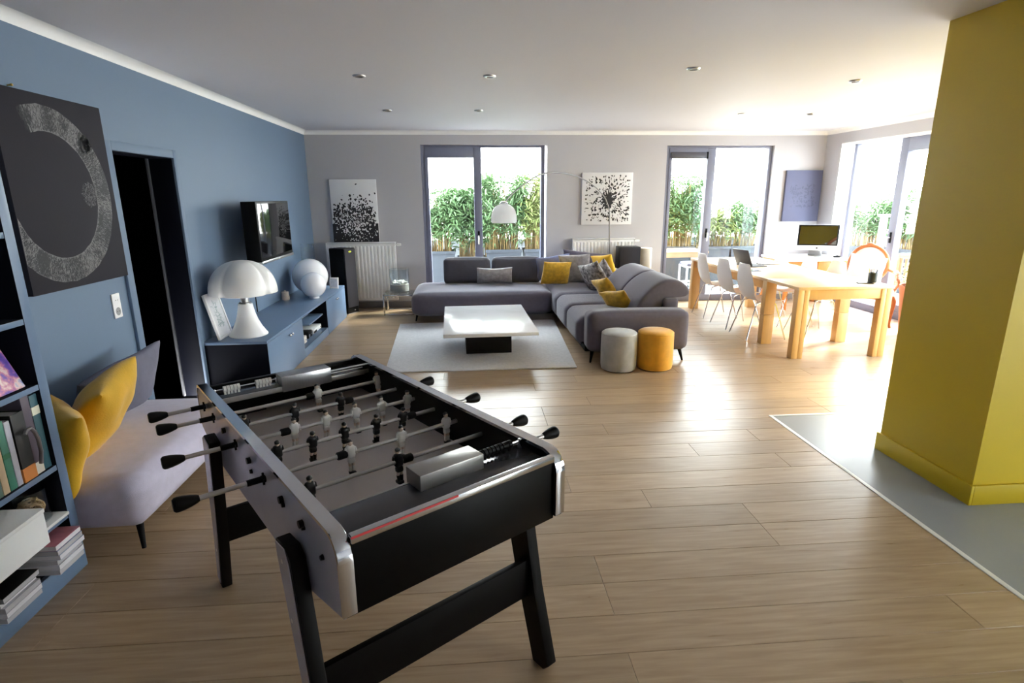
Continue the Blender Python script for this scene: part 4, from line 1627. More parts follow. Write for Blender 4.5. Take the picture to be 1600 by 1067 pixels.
for k in range(110):
    cyy, czz = rnd.gauss(0, 0.03), 0.10 + abs(rnd.gauss(0, 0.09))
    if czz > h - 0.05 or abs(cyy) > w - 0.04:
        continue
    n = len(vv)
    a = rnd.uniform(0, 3.1)
    L = rnd.uniform(0.006, 0.02)
    for s in ((-1, -0.15), (1, -0.15), (1, 0.15), (-1, 0.15)):
        p = mx @ Vector((-0.0076, cyy + L * (s[0] * math.cos(a) - s[1] * math.sin(a)), czz + L * (s[0] * math.sin(a) + s[1] * math.cos(a))))
        vv.append(p - Vector((-2.15, 4.98, CZ)))
    ff.append((n, n + 1, n + 2, n + 3))
stuff(raw_mesh('sketch_lines', vv, ff, mat('faint_green_ink', (164, 180, 182), 0.6), t))

# globe lamps
for (x, yy, r, lab) in ((-1.99, 7.22, 0.215, 'larger white opal globe lamp on the media cabinet'), (-1.875, 6.90, 0.150, 'smaller white opal globe lamp in front of the larger one')):
    t = thing('globe_lamp', lab, 'lamp', (x, yy, CZ), 0, 'white globe lamps')
    b = B()
    prof = [(0.055, 0.012)] + [(r * math.sin(a), r + 0.010 - r * math.cos(a)) for a in [math.asin(0.055 / r) + (PI - math.asin(0.055 / r)) * k / 22 for k in range(23)]]
    prof[-1] = (0.0, prof[-1][1])
    b.lathe(prof, seg=40)
    mesh_obj('globe', b, M_OPAL, t)
    b = B()
    b.lathe([(0.0, 0.0), (0.058, 0.0), (0.058, 0.014), (0.0, 0.014)], seg=28)
    mesh_obj('base', b, M_WHITE, t)
t = thing('cabinet_jar', 'little pale wooden jar by the wall behind the globe lamps', 'jar', (-2.19, 6.82, CZ))
b = B()
b.lathe([(0.0, 0.0), (0.042, 0.0), (0.046, 0.03), (0.040, 0.075), (0.0, 0.075)], seg=24)
mesh_obj('body', b, mat('pale_wood', (190, 176, 164), 0.5), t)
b = B()
b.lathe([(0.0, 0.075), (0.043, 0.075), (0.043, 0.095), (0.012, 0.098), (0.010, 0.112), (0.0, 0.112)], seg=24)
mesh_obj('lid', b, mat('pale_wood', (190, 176, 164), 0.5), t)
t = thing('glass_vase', 'tall clear glass cylinder vase in the corner of the media cabinet', 'vase', (-2.12, 7.66, CZ))
b = B()
b.lathe([(0.0, 0.0), (0.078, 0.0), (0.082, 0.006), (0.082, 0.59), (0.077, 0.59), (0.077, 0.02), (0.0, 0.016)], seg=36)
mesh_obj('cylinder', b, G_CLEAR, t)
t = thing('photo_block', 'small white photo block at the far end of the media cabinet', 'photo', (-1.80, 7.60, CZ))
mx = Matrix.Translation((-1.80, 7.60, CZ)) @ Matrix.Rotation(R(-10), 4, 'Z') @ Matrix.Rotation(R(-10), 4, 'X')
b = B()
b.box(-0.06, 0.06, -0.008, 0.008, 0.002, 0.15, 0.002, 2, mx)
mesh_obj('frame', b, M_WHITE, t, W=True)
b = B()
b.box(-0.045, 0.045, -0.0095, -0.007, 0.02, 0.13, 0, 2, mx)
mesh_obj('photo', b, mat('faded_photo', (196, 198, 206), 0.4, var=0.15, scale=30), t, W=True)

# ------------------------------------------------------------------ television on its arm
t = thing('television', 'flat black television on a wall arm above the media cabinet', 'television', (-1.95, 5.88, 1.03))
b = B()
b.box(-2.045, -1.912, 5.40, 6.36, 1.035, 1.590, 0.006)
mesh_obj('cabinet', b, M_BLACK, t, W=True)
b = B()
b.box(-1.9125, -1.909, 5.425, 6.335, 1.075, 1.570, 0.001)
mesh_obj('screen', b, M_SCREEN, t, W=True)
b = B()
b.box(-1.995, -1.905, 5.40, 6.36, 1.020, 1.046, 0.004)
s = mesh_obj('silver_strip', b, M_STEEL, t, W=True)
b = B()
b.box(-1.9045, -1.9035, 5.86, 5.90, 1.03, 1.037)
mesh_obj('badge', b, M_WHITE, s, W=True)
b = B()
b.box(XL + 0.001, XL + 0.03, 6.0, 6.2, 1.20, 1.44, 0.004)
b.box(XL + 0.03, -2.05, 6.07, 6.13, 1.28, 1.35, 0.004)
b.box(-2.06, -2.044, 5.95, 6.25, 1.18, 1.45, 0.004)
mesh_obj('wall_bracket', b, M_BLACKM, t, W=True)
b = B()
b.tube([(-2.05, 6.0, 1.2), (-2.12, 6.01, 1.05), (-2.2, 6.02, 0.95), (-2.243, 6.03, 0.75), (-2.243, 6.04, CZ + 0.01)], 0.006, 6)
mesh_obj('cable', b, M_RUBBER, t, W=True)

# ------------------------------------------------------------------ tower speakers
def tower(label, loc, rz, w, d, h, badge=True):
    """front faces local +x, width along y"""
    t = thing('tower_speaker', label, 'speaker', loc, rz, 'black tower speakers')
    b = B()
    b.box(-d, 0, -w / 2, w / 2, 0.012, h, 0.006)
    mesh_obj('cabinet', b, M_BLACK, t)
    b = B()
    b.box(0.0, 0.014, -w / 2 + 0.006, w / 2 - 0.006, 0.10, h - 0.01, 0.004)
    g = mesh_obj('grille', b, mat('speaker_cloth', (34, 32, 40), 0.85, bump=0.2, bscale=500), t)
    if badge:
        b = B()
        b.sphere((0.0145, 0, h - 0.045), 0.03, 16, 8, (0.12, 1, 0.42))
        mesh_obj('badge', b, mat('yellow_badge', (206, 210, 60), 0.4), g)
    b = B()
    b.sphere((0.004, 0.03, 0.05), 0.008, 10, 8)
    b.box(-d + 0.01, -0.01, -w / 2 + 0.02, w / 2 - 0.02, 0.0, 0.014)
    mesh_obj('foot', b, M_STEEL, t)
    return t


tower('tall black tower speaker between the media cabinet and the left radiator', (-1.675, 8.125, 0), R(-31), 0.225, 0.27, 0.93)
tower('black tower speaker behind the sofa in front of the right radiator', (2.33, 8.06, 0), R(-90), 0.31, 0.24, 0.90, False)
b = B()
b.lathe([(0.0, 0.0), (0.115, 0.0), (0.118, 0.006), (0.118, 0.855), (0.112, 0.862), (0.0, 0.862)], (2.625, 8.36, 0), 40)
shape('round_plinth', b, M_BEIGE, 'plain beige cylinder beside the right hand speaker', 'plinth', (2.625, 8.36, 0))

# ------------------------------------------------------------------ radiators
def radiator(label, x0, x1, z0, z1):
    t = thing('radiator', label, 'radiator', ((x0 + x1) / 2, YB, z0), 0, 'white panel radiators')
    y1, y0 = YB - 0.03, YB - 0.112
    n = int(round((x1 - x0) / 0.0525))
    p = (x1 - x0) / n
    poly = [(x0, y1 - 0.05)]
    for k in range(n):
        a = x0 + k * p
        poly += [(a + 0.10 * p, y0 + 0.018), (a + 0.30 * p, y0 + 0.001), (a + 0.70 * p, y0 + 0.001), (a + 0.90 * p, y0 + 0.018)]
    poly += [(x1, y1 - 0.05)]
    b = B()
    b.prism(poly, 'z', z0 + 0.045, z1 - 0.055)
    b.box(x0, x1, y0 + 0.016, y1 - 0.05, z0 + 0.01, z0 + 0.06, 0.004)
    b.box(x0, x1, y0 + 0.016, y1 - 0.05, z1 - 0.07, z1 - 0.02, 0.004)
    mesh_obj('front_panel', b, M_RAD, t, W=True)
    b = B()
    b.box(x0 - 0.004, x0 + 0.004, y0, y1, z0 + 0.01, z1, 0.002)
    mesh_obj('side_cover', b, M_RAD, t, W=True)
    b = B()
    b.box(x1 - 0.004, x1 + 0.004, y0, y1, z0 + 0.01, z1, 0.002)
    mesh_obj('side_cover', b, M_RAD, t, W=True)
    b = B()
    b.box(x0, x1, y0, y0 + 0.012, z1 - 0.012, z1, 0.002)
    b.box(x0, x1, y1 - 0.012, y1, z1 - 0.012, z1, 0.002)
    k = x0 + 0.02
    while k < x1:
        b.box(k, k + 0.018, y0 + 0.012, y1 - 0.012, z1 - 0.010, z1 - 0.002)
        k += 0.03
    mesh_obj('top_grille', b, M_RAD, t, W=True)
    b = B()
    b.box(x0 + 0.01, x1 - 0.01, y1 - 0.012, y1, z0 + 0.02, z1 - 0.02)
    b.box(x0 + 0.15, x0 + 0.19, y1, YB - 0.001, z0 + 0.1, z1 - 0.1)
    b.box(x1 - 0.19, x1 - 0.15, y1, YB - 0.001, z0 + 0.1, z1 - 0.1)
    mesh_obj('rear_panel', b, M_RAD, t, W=True)
    b = B()
    b.cyl((x1, y0 + 0.05, z1 - 0.04), (x1 + 0.03, y0 + 0.05, z1 - 0.04), 0.012, seg=12)
    b.cyl((x1 + 0.03, y0 + 0.05, z1 - 0.04), (x1 + 0.085, y0 + 0.05, z1 - 0.04), 0.022, 0.018, 16)
    mesh_obj('valve', b, M_WHITE, t, W=True)
    return t


radiator('white panel radiator below the black and white splatter canvas', -2.06, -1.075, 0.115, 0.985)
radiator('white panel radiator behind the sofa corner and the arc lamp pole', 1.56, 2.50, 0.115, 1.0)

# ------------------------------------------------------------------ canvases on the back wall
def splat(verts, faces, x, z, r, rnd, y, elong=1.0, ang=0.0):
    n = rnd.choice((7, 8, 9))
    k = len(verts)
    for i in range(n):
        a = 2 * PI * i / n
        rr = r * rnd.uniform(0.65, 1.3)
        px, pz = rr * math.cos(a) * elong, rr * math.sin(a)
        verts.append((x + px * math.cos(ang) - pz * math.sin(ang), y, z + px * math.sin(ang) + pz * math.cos(ang)))
    faces.append(tuple(range(k, k + n)))


def clip_ok(x, z, x0, x1, z0, z1, m=0.006):
    return x0 + m < x < x1 - m and z0 + m < z < z1 - m


# splatter canvas standing on the radiator
x0, x1, z0, z1 = -1.955, -1.30, 0.9865, 1.87
t = thing('splatter_canvas', 'white canvas with black paint splatter rising from a black foot, on the left radiator', 'painting', ((x0 + x1) / 2, YB - 0.06, z0))
org = Vector(((x0 + x1) / 2, YB - 0.06, z0))
yf = YB - 0.045
b = B()
b.box(x0, x1, yf, YB - 0.008, z0, z1, 0.003)
mesh_obj('canvas', b, M_CANVASWHT, t, W=True)
b = B()
b.box(x0 + 0.001, x1 - 0.001, yf - 0.0006, yf + 0.001, z0 + 0.001, z0 + 0.265)
mesh_obj('black_field', b, M_PAINTBLK, t, W=True)
rnd = random.Random(31)
vb_, fb_, vw_, fw_ = [], [], [], []
W_, H_ = x1 - x0, z1 - z0
for k in range(760):
    zz = z0 + 0.20 + abs(rnd.gauss(0, 0.185))
    xx = (x0 + x1) / 2 + rnd.gauss(0.0, 0.20)
    r = rnd.uniform(0.004, 0.013) * (1.15 if zz < z0 + 0.48 else 1.0)
    if clip_ok(xx, zz, x0, x1, z0, z1, 0.02):
        splat(vb_, fb_, xx, zz, r, rnd, yf - 0.0011 - rnd.random() * 0.0004, rnd.uniform(1, 1.9), PI / 2 + rnd.gauss(0, 0.6))
for (sx, sz) in ((0.15, 0.62), (0.42, 0.75), (0.68, 0.60), (0.30, 0.52), (0.78, 0.56)):
    for k in range(9):
        xx = x0 + sx * W_ + rnd.gauss(0, 0.012)
        zz = z0 + (0.30 + (sz - 0.30) * k / 8) * H_
        splat(vb_, fb_, xx, zz, rnd.uniform(0.008, 0.02), rnd, yf - 0.0014, 1.5, PI / 2)
for k in range(330):
    zz = z0 + 0.01 + rnd.random() ** 0.8 * 0.40
    xx = (x0 + x1) / 2 + rnd.gauss(0.0, 0.14)
    if clip_ok(xx, zz, x0, x1, z0, z1, 0.015):
        splat(vw_, fw_, xx, zz, rnd.uniform(0.002, 0.009) * (1.25 if 0.12 < zz - z0 < 0.3 else 0.9), rnd, yf - 0.0018 - rnd.random() * 0.0003, rnd.uniform(1, 2.2), PI / 2 + rnd.gauss(0, 0.7))
stuff(raw_mesh('black_splatter', [Vector(v) - org for v in vb_], fb_, M_PAINTBLK, t))
stuff(raw_mesh('white_splatter', [Vector(v) - org for v in vw_], fw_, M_CANVASWHT, t))

# burst canvas
x0, x1, z0, z1 = 1.69, 2.45, 1.20, 1.95
t = thing('burst_canvas', 'square white canvas with black ink bursting from its centre, by the arc lamp', 'painting', ((x0 + x1) / 2, YB, z0))
org = Vector(((x0 + x1) / 2, YB, z0))
yf = YB - 0.04
b = B()
b.box(x0, x1, yf, YB - 0.001, z0, z1, 0.003)
mesh_obj('canvas', b, M_CANVASWHT, t, W=True)
rnd = random.Random(41)
vb_, fb_ = [], []
c0 = Vector((x0 + 0.53 * (x1 - x0), z0 + 0.47 * (z1 - z0)))
for k in range(150):
    a = rnd.uniform(0, 2 * PI)
    r = abs(rnd.gauss(0, 0.055))
    xx, zz = c0.x + r * math.cos(a), c0.y + r * math.sin(a)
    splat(vb_, fb_, xx, zz, rnd.uniform(0.006, 0.018), rnd, yf - 0.0008 - rnd.random() * 0.0006, rnd.uniform(1.2, 3.2), a)
for k in range(460):
    a = rnd.uniform(0, 2 * PI)
    r = 0.07 + 0.36 * rnd.random() ** 0.8
    xx, zz = c0.x + r * math.cos(a), c0.y + r * math.sin(a)
    if clip_ok(xx, zz, x0, x1, z0, z1, 0.045):
        el = rnd.choice((1, 1, 1.4, 2.4, 3.4, 4.5))
        splat(vb_, fb_, xx, zz, rnd.uniform(0.005, 0.014) * (1.15 if el < 1.5 else 0.55), rnd, yf - 0.0016 - rnd.random() * 0.0004, el, a + rnd.gauss(0, 0.3))
stuff(raw_mesh('ink_burst', [Vector(v) - org for v in vb_], fb_, M_PAINTBLK, t))

# slate canvas at the right
x0, x1, z0, z1 = 4.81, 5.375, 1.22, 1.97
t = thing('slate_canvas', 'slate blue canvas with faint darker marks above the computer', 'painting', ((x0 + x1) / 2, YB, z0))
org = Vector(((x0 + x1) / 2, YB, z0))
yf = YB - 0.045
b = B()
b.box(x0, x1, yf, YB - 0.001, z0, z1, 0.003)
mesh_obj('canvas', b, M_CANVASBLUE, t, W=True)
rnd = random.Random(51)
vb_, fb_ = [], []
for k in range(130):
    col = rnd.choice((0.25, 0.45, 0.62, 0.78))
    xx = x0 + (x1 - x0) * col + rnd.gauss(0, 0.03)
    zz = z0 + (z1 - z0) * rnd.uniform(0.28, 0.72)
    if clip_ok(xx, zz, x0, x1, z0, z1, 0.03):
        splat(vb_, fb_, xx, zz, rnd.uniform(0.005, 0.013), rnd, yf - 0.0008 - rnd.random() * 0.0004, rnd.uniform(1, 2.4), rnd.uniform(0, 3.1))
stuff(raw_mesh('dark_marks', [Vector(v) - org for v in vb_], fb_, M_PAINTSLATE, t))

# ------------------------------------------------------------------ chrome side table and vase of stones
t = thing('side_table', 'low chrome framed glass side table between radiator and chaise', 'table', (-1.0, 8.12, 0))
fx0, fx1, fy0, fy1, fz = -1.205, -0.80, 7.92, 8.32, 0.29
b = B()
q = 0.011
for yy in (fy0, fy1):
    b.box(fx0, fx1, yy - q, yy + q, 0, 2 * q, 0.002)
    b.box(fx0, fx1, yy - q, yy + q, fz - 2 * q, fz, 0.002)
for xx in (fx0, fx1):
    b.box(xx - q, xx + q, fy0, fy1, fz - 2 * q, fz, 0.002)
mesh_obj('frame', b, M_CHROME, t, W=True)
for xx in (fx0, fx1):
    for yy in (fy0, fy1):
        b = B()
        b.box(xx - q, xx + q, yy - q, yy + q, 0, fz, 0.002)
        mesh_obj('leg', b, M_CHROME, t, W=True)
b = B()
b.box(fx0 - 0.012, fx1 + 0.012, fy0 - 0.012, fy1 + 0.012, fz + 0.0005, fz + 0.0105, 0.002)
mesh_obj('glass_top', b, glass_mat('frosted_top_glass', (0.86, 0.9, 0.9), 1.2, 1.5, 0.05), t, W=True)
tz = fz + 0.011
t = thing('stone_vase', 'wide clear glass cylinder on the chrome side table', 'vase', (-1.0, 8.13, tz))
b = B()
b.lathe([(0.0, 0.0), (0.135, 0.0), (0.14, 0.006), (0.14, 0.33), (0.134, 0.33), (0.134, 0.018), (0.0, 0.014)], seg=40)
mesh_obj('cylinder', b, G_CLEAR, t)
t = thing('stone_filling', 'white pebbles and shells filling the glass on the side table', 'pebbles', (-1.0, 8.13, tz + 0.018))
rnd = random.Random(61)
b = B()
b.lathe([(0.0, 0.0), (0.130, 0.0), (0.130, 0.095), (0.0, 0.10)], seg=32)
mesh_obj('sand', b, M_BEIGE, t)
b = B()
for k in range(40):
    a, r = rnd.uniform(0, 6.28), 0.108 * math.sqrt(rnd.random())
    b.sphere((r * math.cos(a), r * math.sin(a), 0.105 + rnd.uniform(0, 0.03)), rnd.uniform(0.016, 0.026), 8, 6, (1, rnd.uniform(0.7, 1), 0.7))
stuff(mesh_obj('pebbles', b, M_STONE, t))

# ------------------------------------------------------------------ corner sofa
t = thing('corner_sofa', 'large grey fabric corner sofa with chaise end and raised headrests', 'sofa', (0.9, 7.3, 0))
b = B()
b.softbox((0.17, 7.815, 0.252), (1.86, 1.07, 0.305), 0.085, (0.015, 0.02, 0.02), 14)
mesh_obj('chaise_seat', b, M_SOFA, t, W=True)
for k, (ya, yb) in enumerate(((6.985, 8.34), (6.265, 6.98), (5.56, 6.26))):
    b = B()
    b.softbox((1.52, (ya + yb) / 2, 0.262), (0.87 - 0.01 * k, yb - ya, 0.31), 0.085, (0.01, 0.012, 0.022), 14)
    mesh_obj('seat_cushion', b, M_SOFA, t, W=True)
b = B()
b.box(1.14, 2.10, 5.40, 8.30, 0.10, 0.16, 0.01)
b.box(-0.66, 1.14, 7.38, 8.30, 0.09, 0.13, 0.01)
mesh_obj('base_frame', b, M_BLACKM, t, W=True)
b = B()
b.softbox((1.66, 5.42, 0.315), (1.02, 0.235, 0.40), 0.06, (0.006, 0.012, 0.012), 14)
mesh_obj('arm', b, M_SOFA, t, W=True)
b = B()
b.softbox((2.055, 6.92, 0.36), (0.18, 2.76, 0.50), 0.05, (0, 0, 0.01), 12)
mesh_obj('back_frame', b, M_SOFA, t, W=True)
prof_up = [(1.70, 0.36), (1.69, 0.44), (1.735, 0.56), (1.81, 0.66), (1.90, 0.735), (2.00, 0.785), (2.09, 0.79), (2.17, 0.765), (2.235, 0.72), (2.27, 0.67)]
prof_dn = [(2.265, 0.625), (2.22, 0.60), (2.13, 0.60), (2.06, 0.60), (1.99, 0.575), (1.955, 0.52), (1.94, 0.44), (1.93, 0.36)]
for (ya, yb) in ((5.585, 6.315), (6.33, 7.08)):
    b = B()
    poly = prof_up + prof_dn
    n = 10
    rings = []
    cxm = sum(p[0] for p in poly) / len(poly)
    czm = sum(p[1] for p in poly) / len(poly)
    for i in range(n + 1):
        s = i / n
        yy = ya + (yb - ya) * (0.5 - 0.5 * math.cos(PI * s))
        e = min(s, 1 - s) * 2
        sh = 0.86 + 0.14 * min(1.0, (1 - (1 - min(1, e * 2.2)) ** 2)) ** 0.5
        row_ = []
        for p in poly:
            dx, dz = p[0] - cxm, p[1] - czm
            row_.append(b.bm.verts.new((cxm + dx * (0.93 + 0.07 * (sh - 0.86) / 0.14), yy, czm + dz * sh + 0.01 * math.sin(PI * s))))
        rings.append(row_)
    for i in range(n):
        for j in range(len(poly)):
            j2 = (j + 1) % len(poly)
            b.bm.faces.new((rings[i][j], rings[i][j2], rings[i + 1][j2], rings[i + 1][j]))
    b.bm.faces.new(rings[0])
    b.bm.faces.new(list(reversed(rings[-1])))
    bk = mesh_obj('headrest_back', b, M_SOFA, t, W=True, angle=70)
    sub = bk.modifiers.new('smooth', 'SUBSURF')
    sub.levels = 1
    sub.render_levels = 2
for (xa, xb_, m) in ((-0.365, 0.305, M_SOFADK), (0.325, 1.035, M_SOFADK)):
    b = B()
    mx = Matrix.Translation(((xa + xb_) / 2, 8.16, 0.585)) @ Matrix.Rotation(R(-8), 4, 'X')
    b.softbox((0, 0, 0), (xb_ - xa, 0.20, 0.37), 0.06, (0, 0.02, 0.012), 12, mx, 0.006)
    tag(mesh_obj('back_cushion', b, m, t, W=True), 'darker grey back cushion')
for (x, yy, dx, dy) in ((-0.70, 7.50, -0.03, -0.01), (-0.70, 8.22, -0.03, 0.02), (1.21, 5.37, -0.025, -0.03), (2.10, 5.37, 0.03, -0.03), (2.06, 8.2, 0.03, 0.02), (1.18, 7.5, 0, 0)):
    b = B()
    b.cyl((x, yy, 0.125), (x + dx, yy + dy, 0.0), 0.020, 0.009, 12)
    mesh_obj('leg', b, M_BLACKM, t, W=True)

SZ = 0.425


def cush(label, c, w, h, th, ang, tilt, roll, m, seed, pinch=0.08, pv=None, name='throw_cushion'):
    b = B()
    b.pillow(w, h, th, rot_place(c, ang, tilt, roll), pinch, 16, seed, pv)
    zmin = min(v.co.z for v in b.bm.verts)
    return shape(name, b, m, label, 'cushion', (c[0], c[1], max(SZ - 0.02, zmin)), 'throw cushions on the corner sofa')


cush('wide grey marbled cushion with pointed corners on the chaise', (0.355, 7.90, 0.545), 0.50, 0.235, 0.12, -90, 14, 0, M_GREYVEL, 11, 0.03, 0.16)
cush('large square mustard cushion at the inner corner of the sofa', (1.19, 7.66, 0.595), 0.40, 0.34, 0.13, -82, 20, -3, M_OCHRE, 12, 0.05)
cush('blue lilac cushion mostly hidden behind the square mustard one', (1.20, 8.02, 0.635), 0.50, 0.36, 0.13, -82, 20, 8, M_BLUECUSH, 13)
cush('large smooth grey cushion at the very back of the sofa corner', (1.70, 8.20, 0.64), 0.70, 0.42, 0.16, -98, 18, -6, M_SOFA, 14)
cush('crumpled grey velvet cushion next to the square mustard one', (1.48, 7.80, 0.63), 0.44, 0.44, 0.15, -105, 18, 4, M_GREYVEL, 15)
cush('bright yellow cushion peeping over the sofa back corner', (1.88, 7.74, 0.66), 0.36, 0.36, 0.14, -140, 20, 8, M_MUSTARD, 16)
cush('grey patterned cushion with pale edge leaning on the headrest', (1.60, 7.12, 0.61), 0.42, 0.40, 0.14, -148, 24, 16, M_PATTERN, 17)
cush('small grey patterned cushion behind the pale edged one', (1.78, 7.30, 0.65), 0.30, 0.30, 0.12, -165, 20, 24, M_PATTERN, 18)
cush('mustard crushed velvet cushion in the middle of the seat row', (1.63, 6.62, 0.535), 0.33, 0.30, 0.13, -150, 30, 16, M_OCHRE, 19)
cush('mustard crushed velvet cushion nearest the sofa arm', (1.62, 6.00, 0.50), 0.38, 0.28, 0.13, -140, 36, 14, M_OCHRE, 20)

# ------------------------------------------------------------------ rug and coffee table
b = B()
pts = [(-0.825, 5.19), (1.02, 5.17), (1.12, 7.36), (-0.92, 7.30)]
b.prism(pts, 'z', 0.0006, 0.014, 0.004, 2)
bmesh.ops.triangulate(b.bm, faces=[f for f in b.bm.faces if len(f.verts) > 4])
shape('rug', b, M_RUG, 'pale grey wool rug under the coffee table', 'rug', (0.1, 6.25, 0))
t = thing('coffee_table', 'low square white topped coffee table on a dark block foot', 'table', (0.18, 6.03, 0.0142), R(1.6))
b = B()
b.box(-0.465, 0.465, -0.73, 0.73, 0.286, 0.322, 0.002)
mesh_obj('tabletop', b, M_COFFEETOP, t)
b = B()
b.box(-0.24, 0.24, -0.29, 0.29, 0.0, 0.286, 0.003)
mesh_obj('foot', b, M_COFFEEBASE, t)

# ------------------------------------------------------------------ poufs
for (x, m, lab) in ((1.412, M_SILVERVEL, 'round silver grey velvet pouf at the sofa arm'), (1.768, M_GOLDVEL, 'round amber velvet pouf at the sofa arm')):
    t = thing('pouf', lab, 'pouf', (x, 5.12, 0), 0, 'round velvet poufs')
    b = B()
    b.lathe([(0.0, 0.004), (0.150, 0.004), (0.163, 0.012), (0.170, 0.05), (0.171, 0.20), (0.170, 0.335), (0.166, 0.352)], seg=44)
    mesh_obj('side', b, m, t)
    b = B()
    b.lathe([(0.166, 0.350), (0.169, 0.354), (0.166, 0.360), (0.150, 0.372), (0.08, 0.380), (0.0, 0.382)], seg=44)
    mesh_obj('cushion_top', b, m, t)
    b = B()
    b.lathe([(0.0, 0.0), (0.15, 0.0), (0.15, 0.006), (0.0, 0.006)], seg=30)
    mesh_obj('sole', b, M_BLACKM, t)

# ------------------------------------------------------------------ arc floor lamp
t = thing('arc_lamp', 'chrome arc floor lamp with white dome shade hanging over the sofa', 'lamp', (2.12, 8.40, 0))
b = B()
b.cyl((2.12, 8.40, 0.0), (2.12, 8.40, 0.05), 0.06, 0.06, 28)
mesh_obj('base', b, M_STEEL, t, W=True)
ap = [(2.12, 8.40, 0.05), (2.11, 8.40, 0.75), (2.09, 8.38, 1.22), (2.08, 8.37, 1.40), (2.035, 8.34, 1.51), (1.97, 8.28, 1.61), (1.79, 8.12, 1.75), (1.51, 7.87, 1.87), (1.18, 7.57, 1.915), (0.92, 7.34, 1.88), (0.70, 7.14, 1.76), (0.53, 6.99, 1.64), (0.455, 6.92, 1.555)]


def smooth_path(pts, n=6):
    P = [Vector(p) for p in pts]
    out = []
    for i in range(len(P) - 1):
        p0, p1, p2, p3 = P[max(i - 1, 0)], P[i], P[i + 1], P[min(i + 2, len(P) - 1)]
        for k in range(n):
            s = k / n
            out.append(0.5 * ((2 * p1) + (p2 - p0) * s + (2 * p0 - 5 * p1 + 4 * p2 - p3) * s * s + (3 * p1 - p0 - 3 * p2 + p3) * s ** 3))
    out.append(P[-1])
    return out


b = B()
b.tube(smooth_path(ap), 0.009, 10)
mesh_obj('arm', b, mat('arc_steel', (136, 136, 136), 0.42, metal=0.5, var=0.03), t, W=True)
b = B()
prof = [(0.150, 0.0), (0.154, 0.02), (0.152, 0.075), (0.140, 0.13), (0.116, 0.172), (0.075, 0.202), (0.035, 0.214), (0.0, 0.216)]
b.lathe(prof + [(r * 0.95, z - 0.006) for r, z in reversed(prof[:-1])], (0.432, 6.90, 1.318), 40)
mesh_obj('shade', b, M_SHADE, t, W=True)
b = B()
b.lathe([(0.045, 0.0), (0.05, 0.012), (0.035, 0.03), (0.012, 0.036), (0.0, 0.036)], (0.432, 6.90, 1.528), 24)
cp_ = mesh_obj('shade_cap', b, M_CHROME, t, W=True)

# ------------------------------------------------------------------ dining table
t = thing('dining_table', 'long light oak dining table with an extended near end', 'table', (3.72, 6.65, 0))
b = B()
b.box(3.225, 4.225, 5.86, 8.03, 0.705, 0.735, 0.003)
mesh_obj('tabletop', b, M_OAKTOP, t, W=True)
b = B()
b.box(3.225, 4.225, 5.255, 5.858, 0.705, 0.735, 0.003)
mesh_obj('extension_leaf', b, M_OAKTOP, t, W=True)
b = B()
b.box(3.265, 3.290, 5.98, 7.93, 0.605, 0.705, 0.002)
mesh_obj('apron', b, M_OAK, t, W=True)
b = B()
b.box(4.16, 4.185, 5.98, 7.93, 0.605, 0.705, 0.002)
mesh_obj('apron', b, M_OAK, t, W=True)
b = B()
b.box(3.34, 4.11, 7.95, 7.975, 0.605, 0.705, 0.002)
mesh_obj('apron', b, M_OAK, t, W=True)
b = B()
b.box(3.318, 4.135, 5.270, 5.300, 0.605, 0.705, 0.002)
mesh_obj('end_apron', b, M_OAK, t, W=True)
for sx in (0, 1):
    for (ya, yb, split) in ((5.262, 5.34, True), (5.87, 5.955, False), (7.93, 8.02, False)):
        xa = 3.232 if sx == 0 else 4.10
        xb_ = xa + 0.118
        b = B()
        if split:
            cut = xa + 0.066 if sx == 0 else xb_ - 0.066
            b.box(xa, cut - 0.002, ya, yb, 0, 0.705, 0.002)
            b.box(cut + 0.002, xb_, ya + 0.002, yb, 0, 0.705, 0.002)
            b.box(cut - 0.003, cut + 0.003, ya + 0.012, yb - 0.004, 0, 0.70)
        elif ya < 6:
            b.box(xa, xb_, ya, yb, 0.335, 0.705, 0.002)
            b.box(xa, xb_ , ya - 0.006, yb, 0.0, 0.333, 0.002)
        else:
            b.box(xa, xb_, ya, yb, 0, 0.705, 0.003)
        mesh_obj('leg', b, M_OAK, t, W=True)

# ------------------------------------------------------------------ white shell chairs
chair_c = (3.43, 6.25)


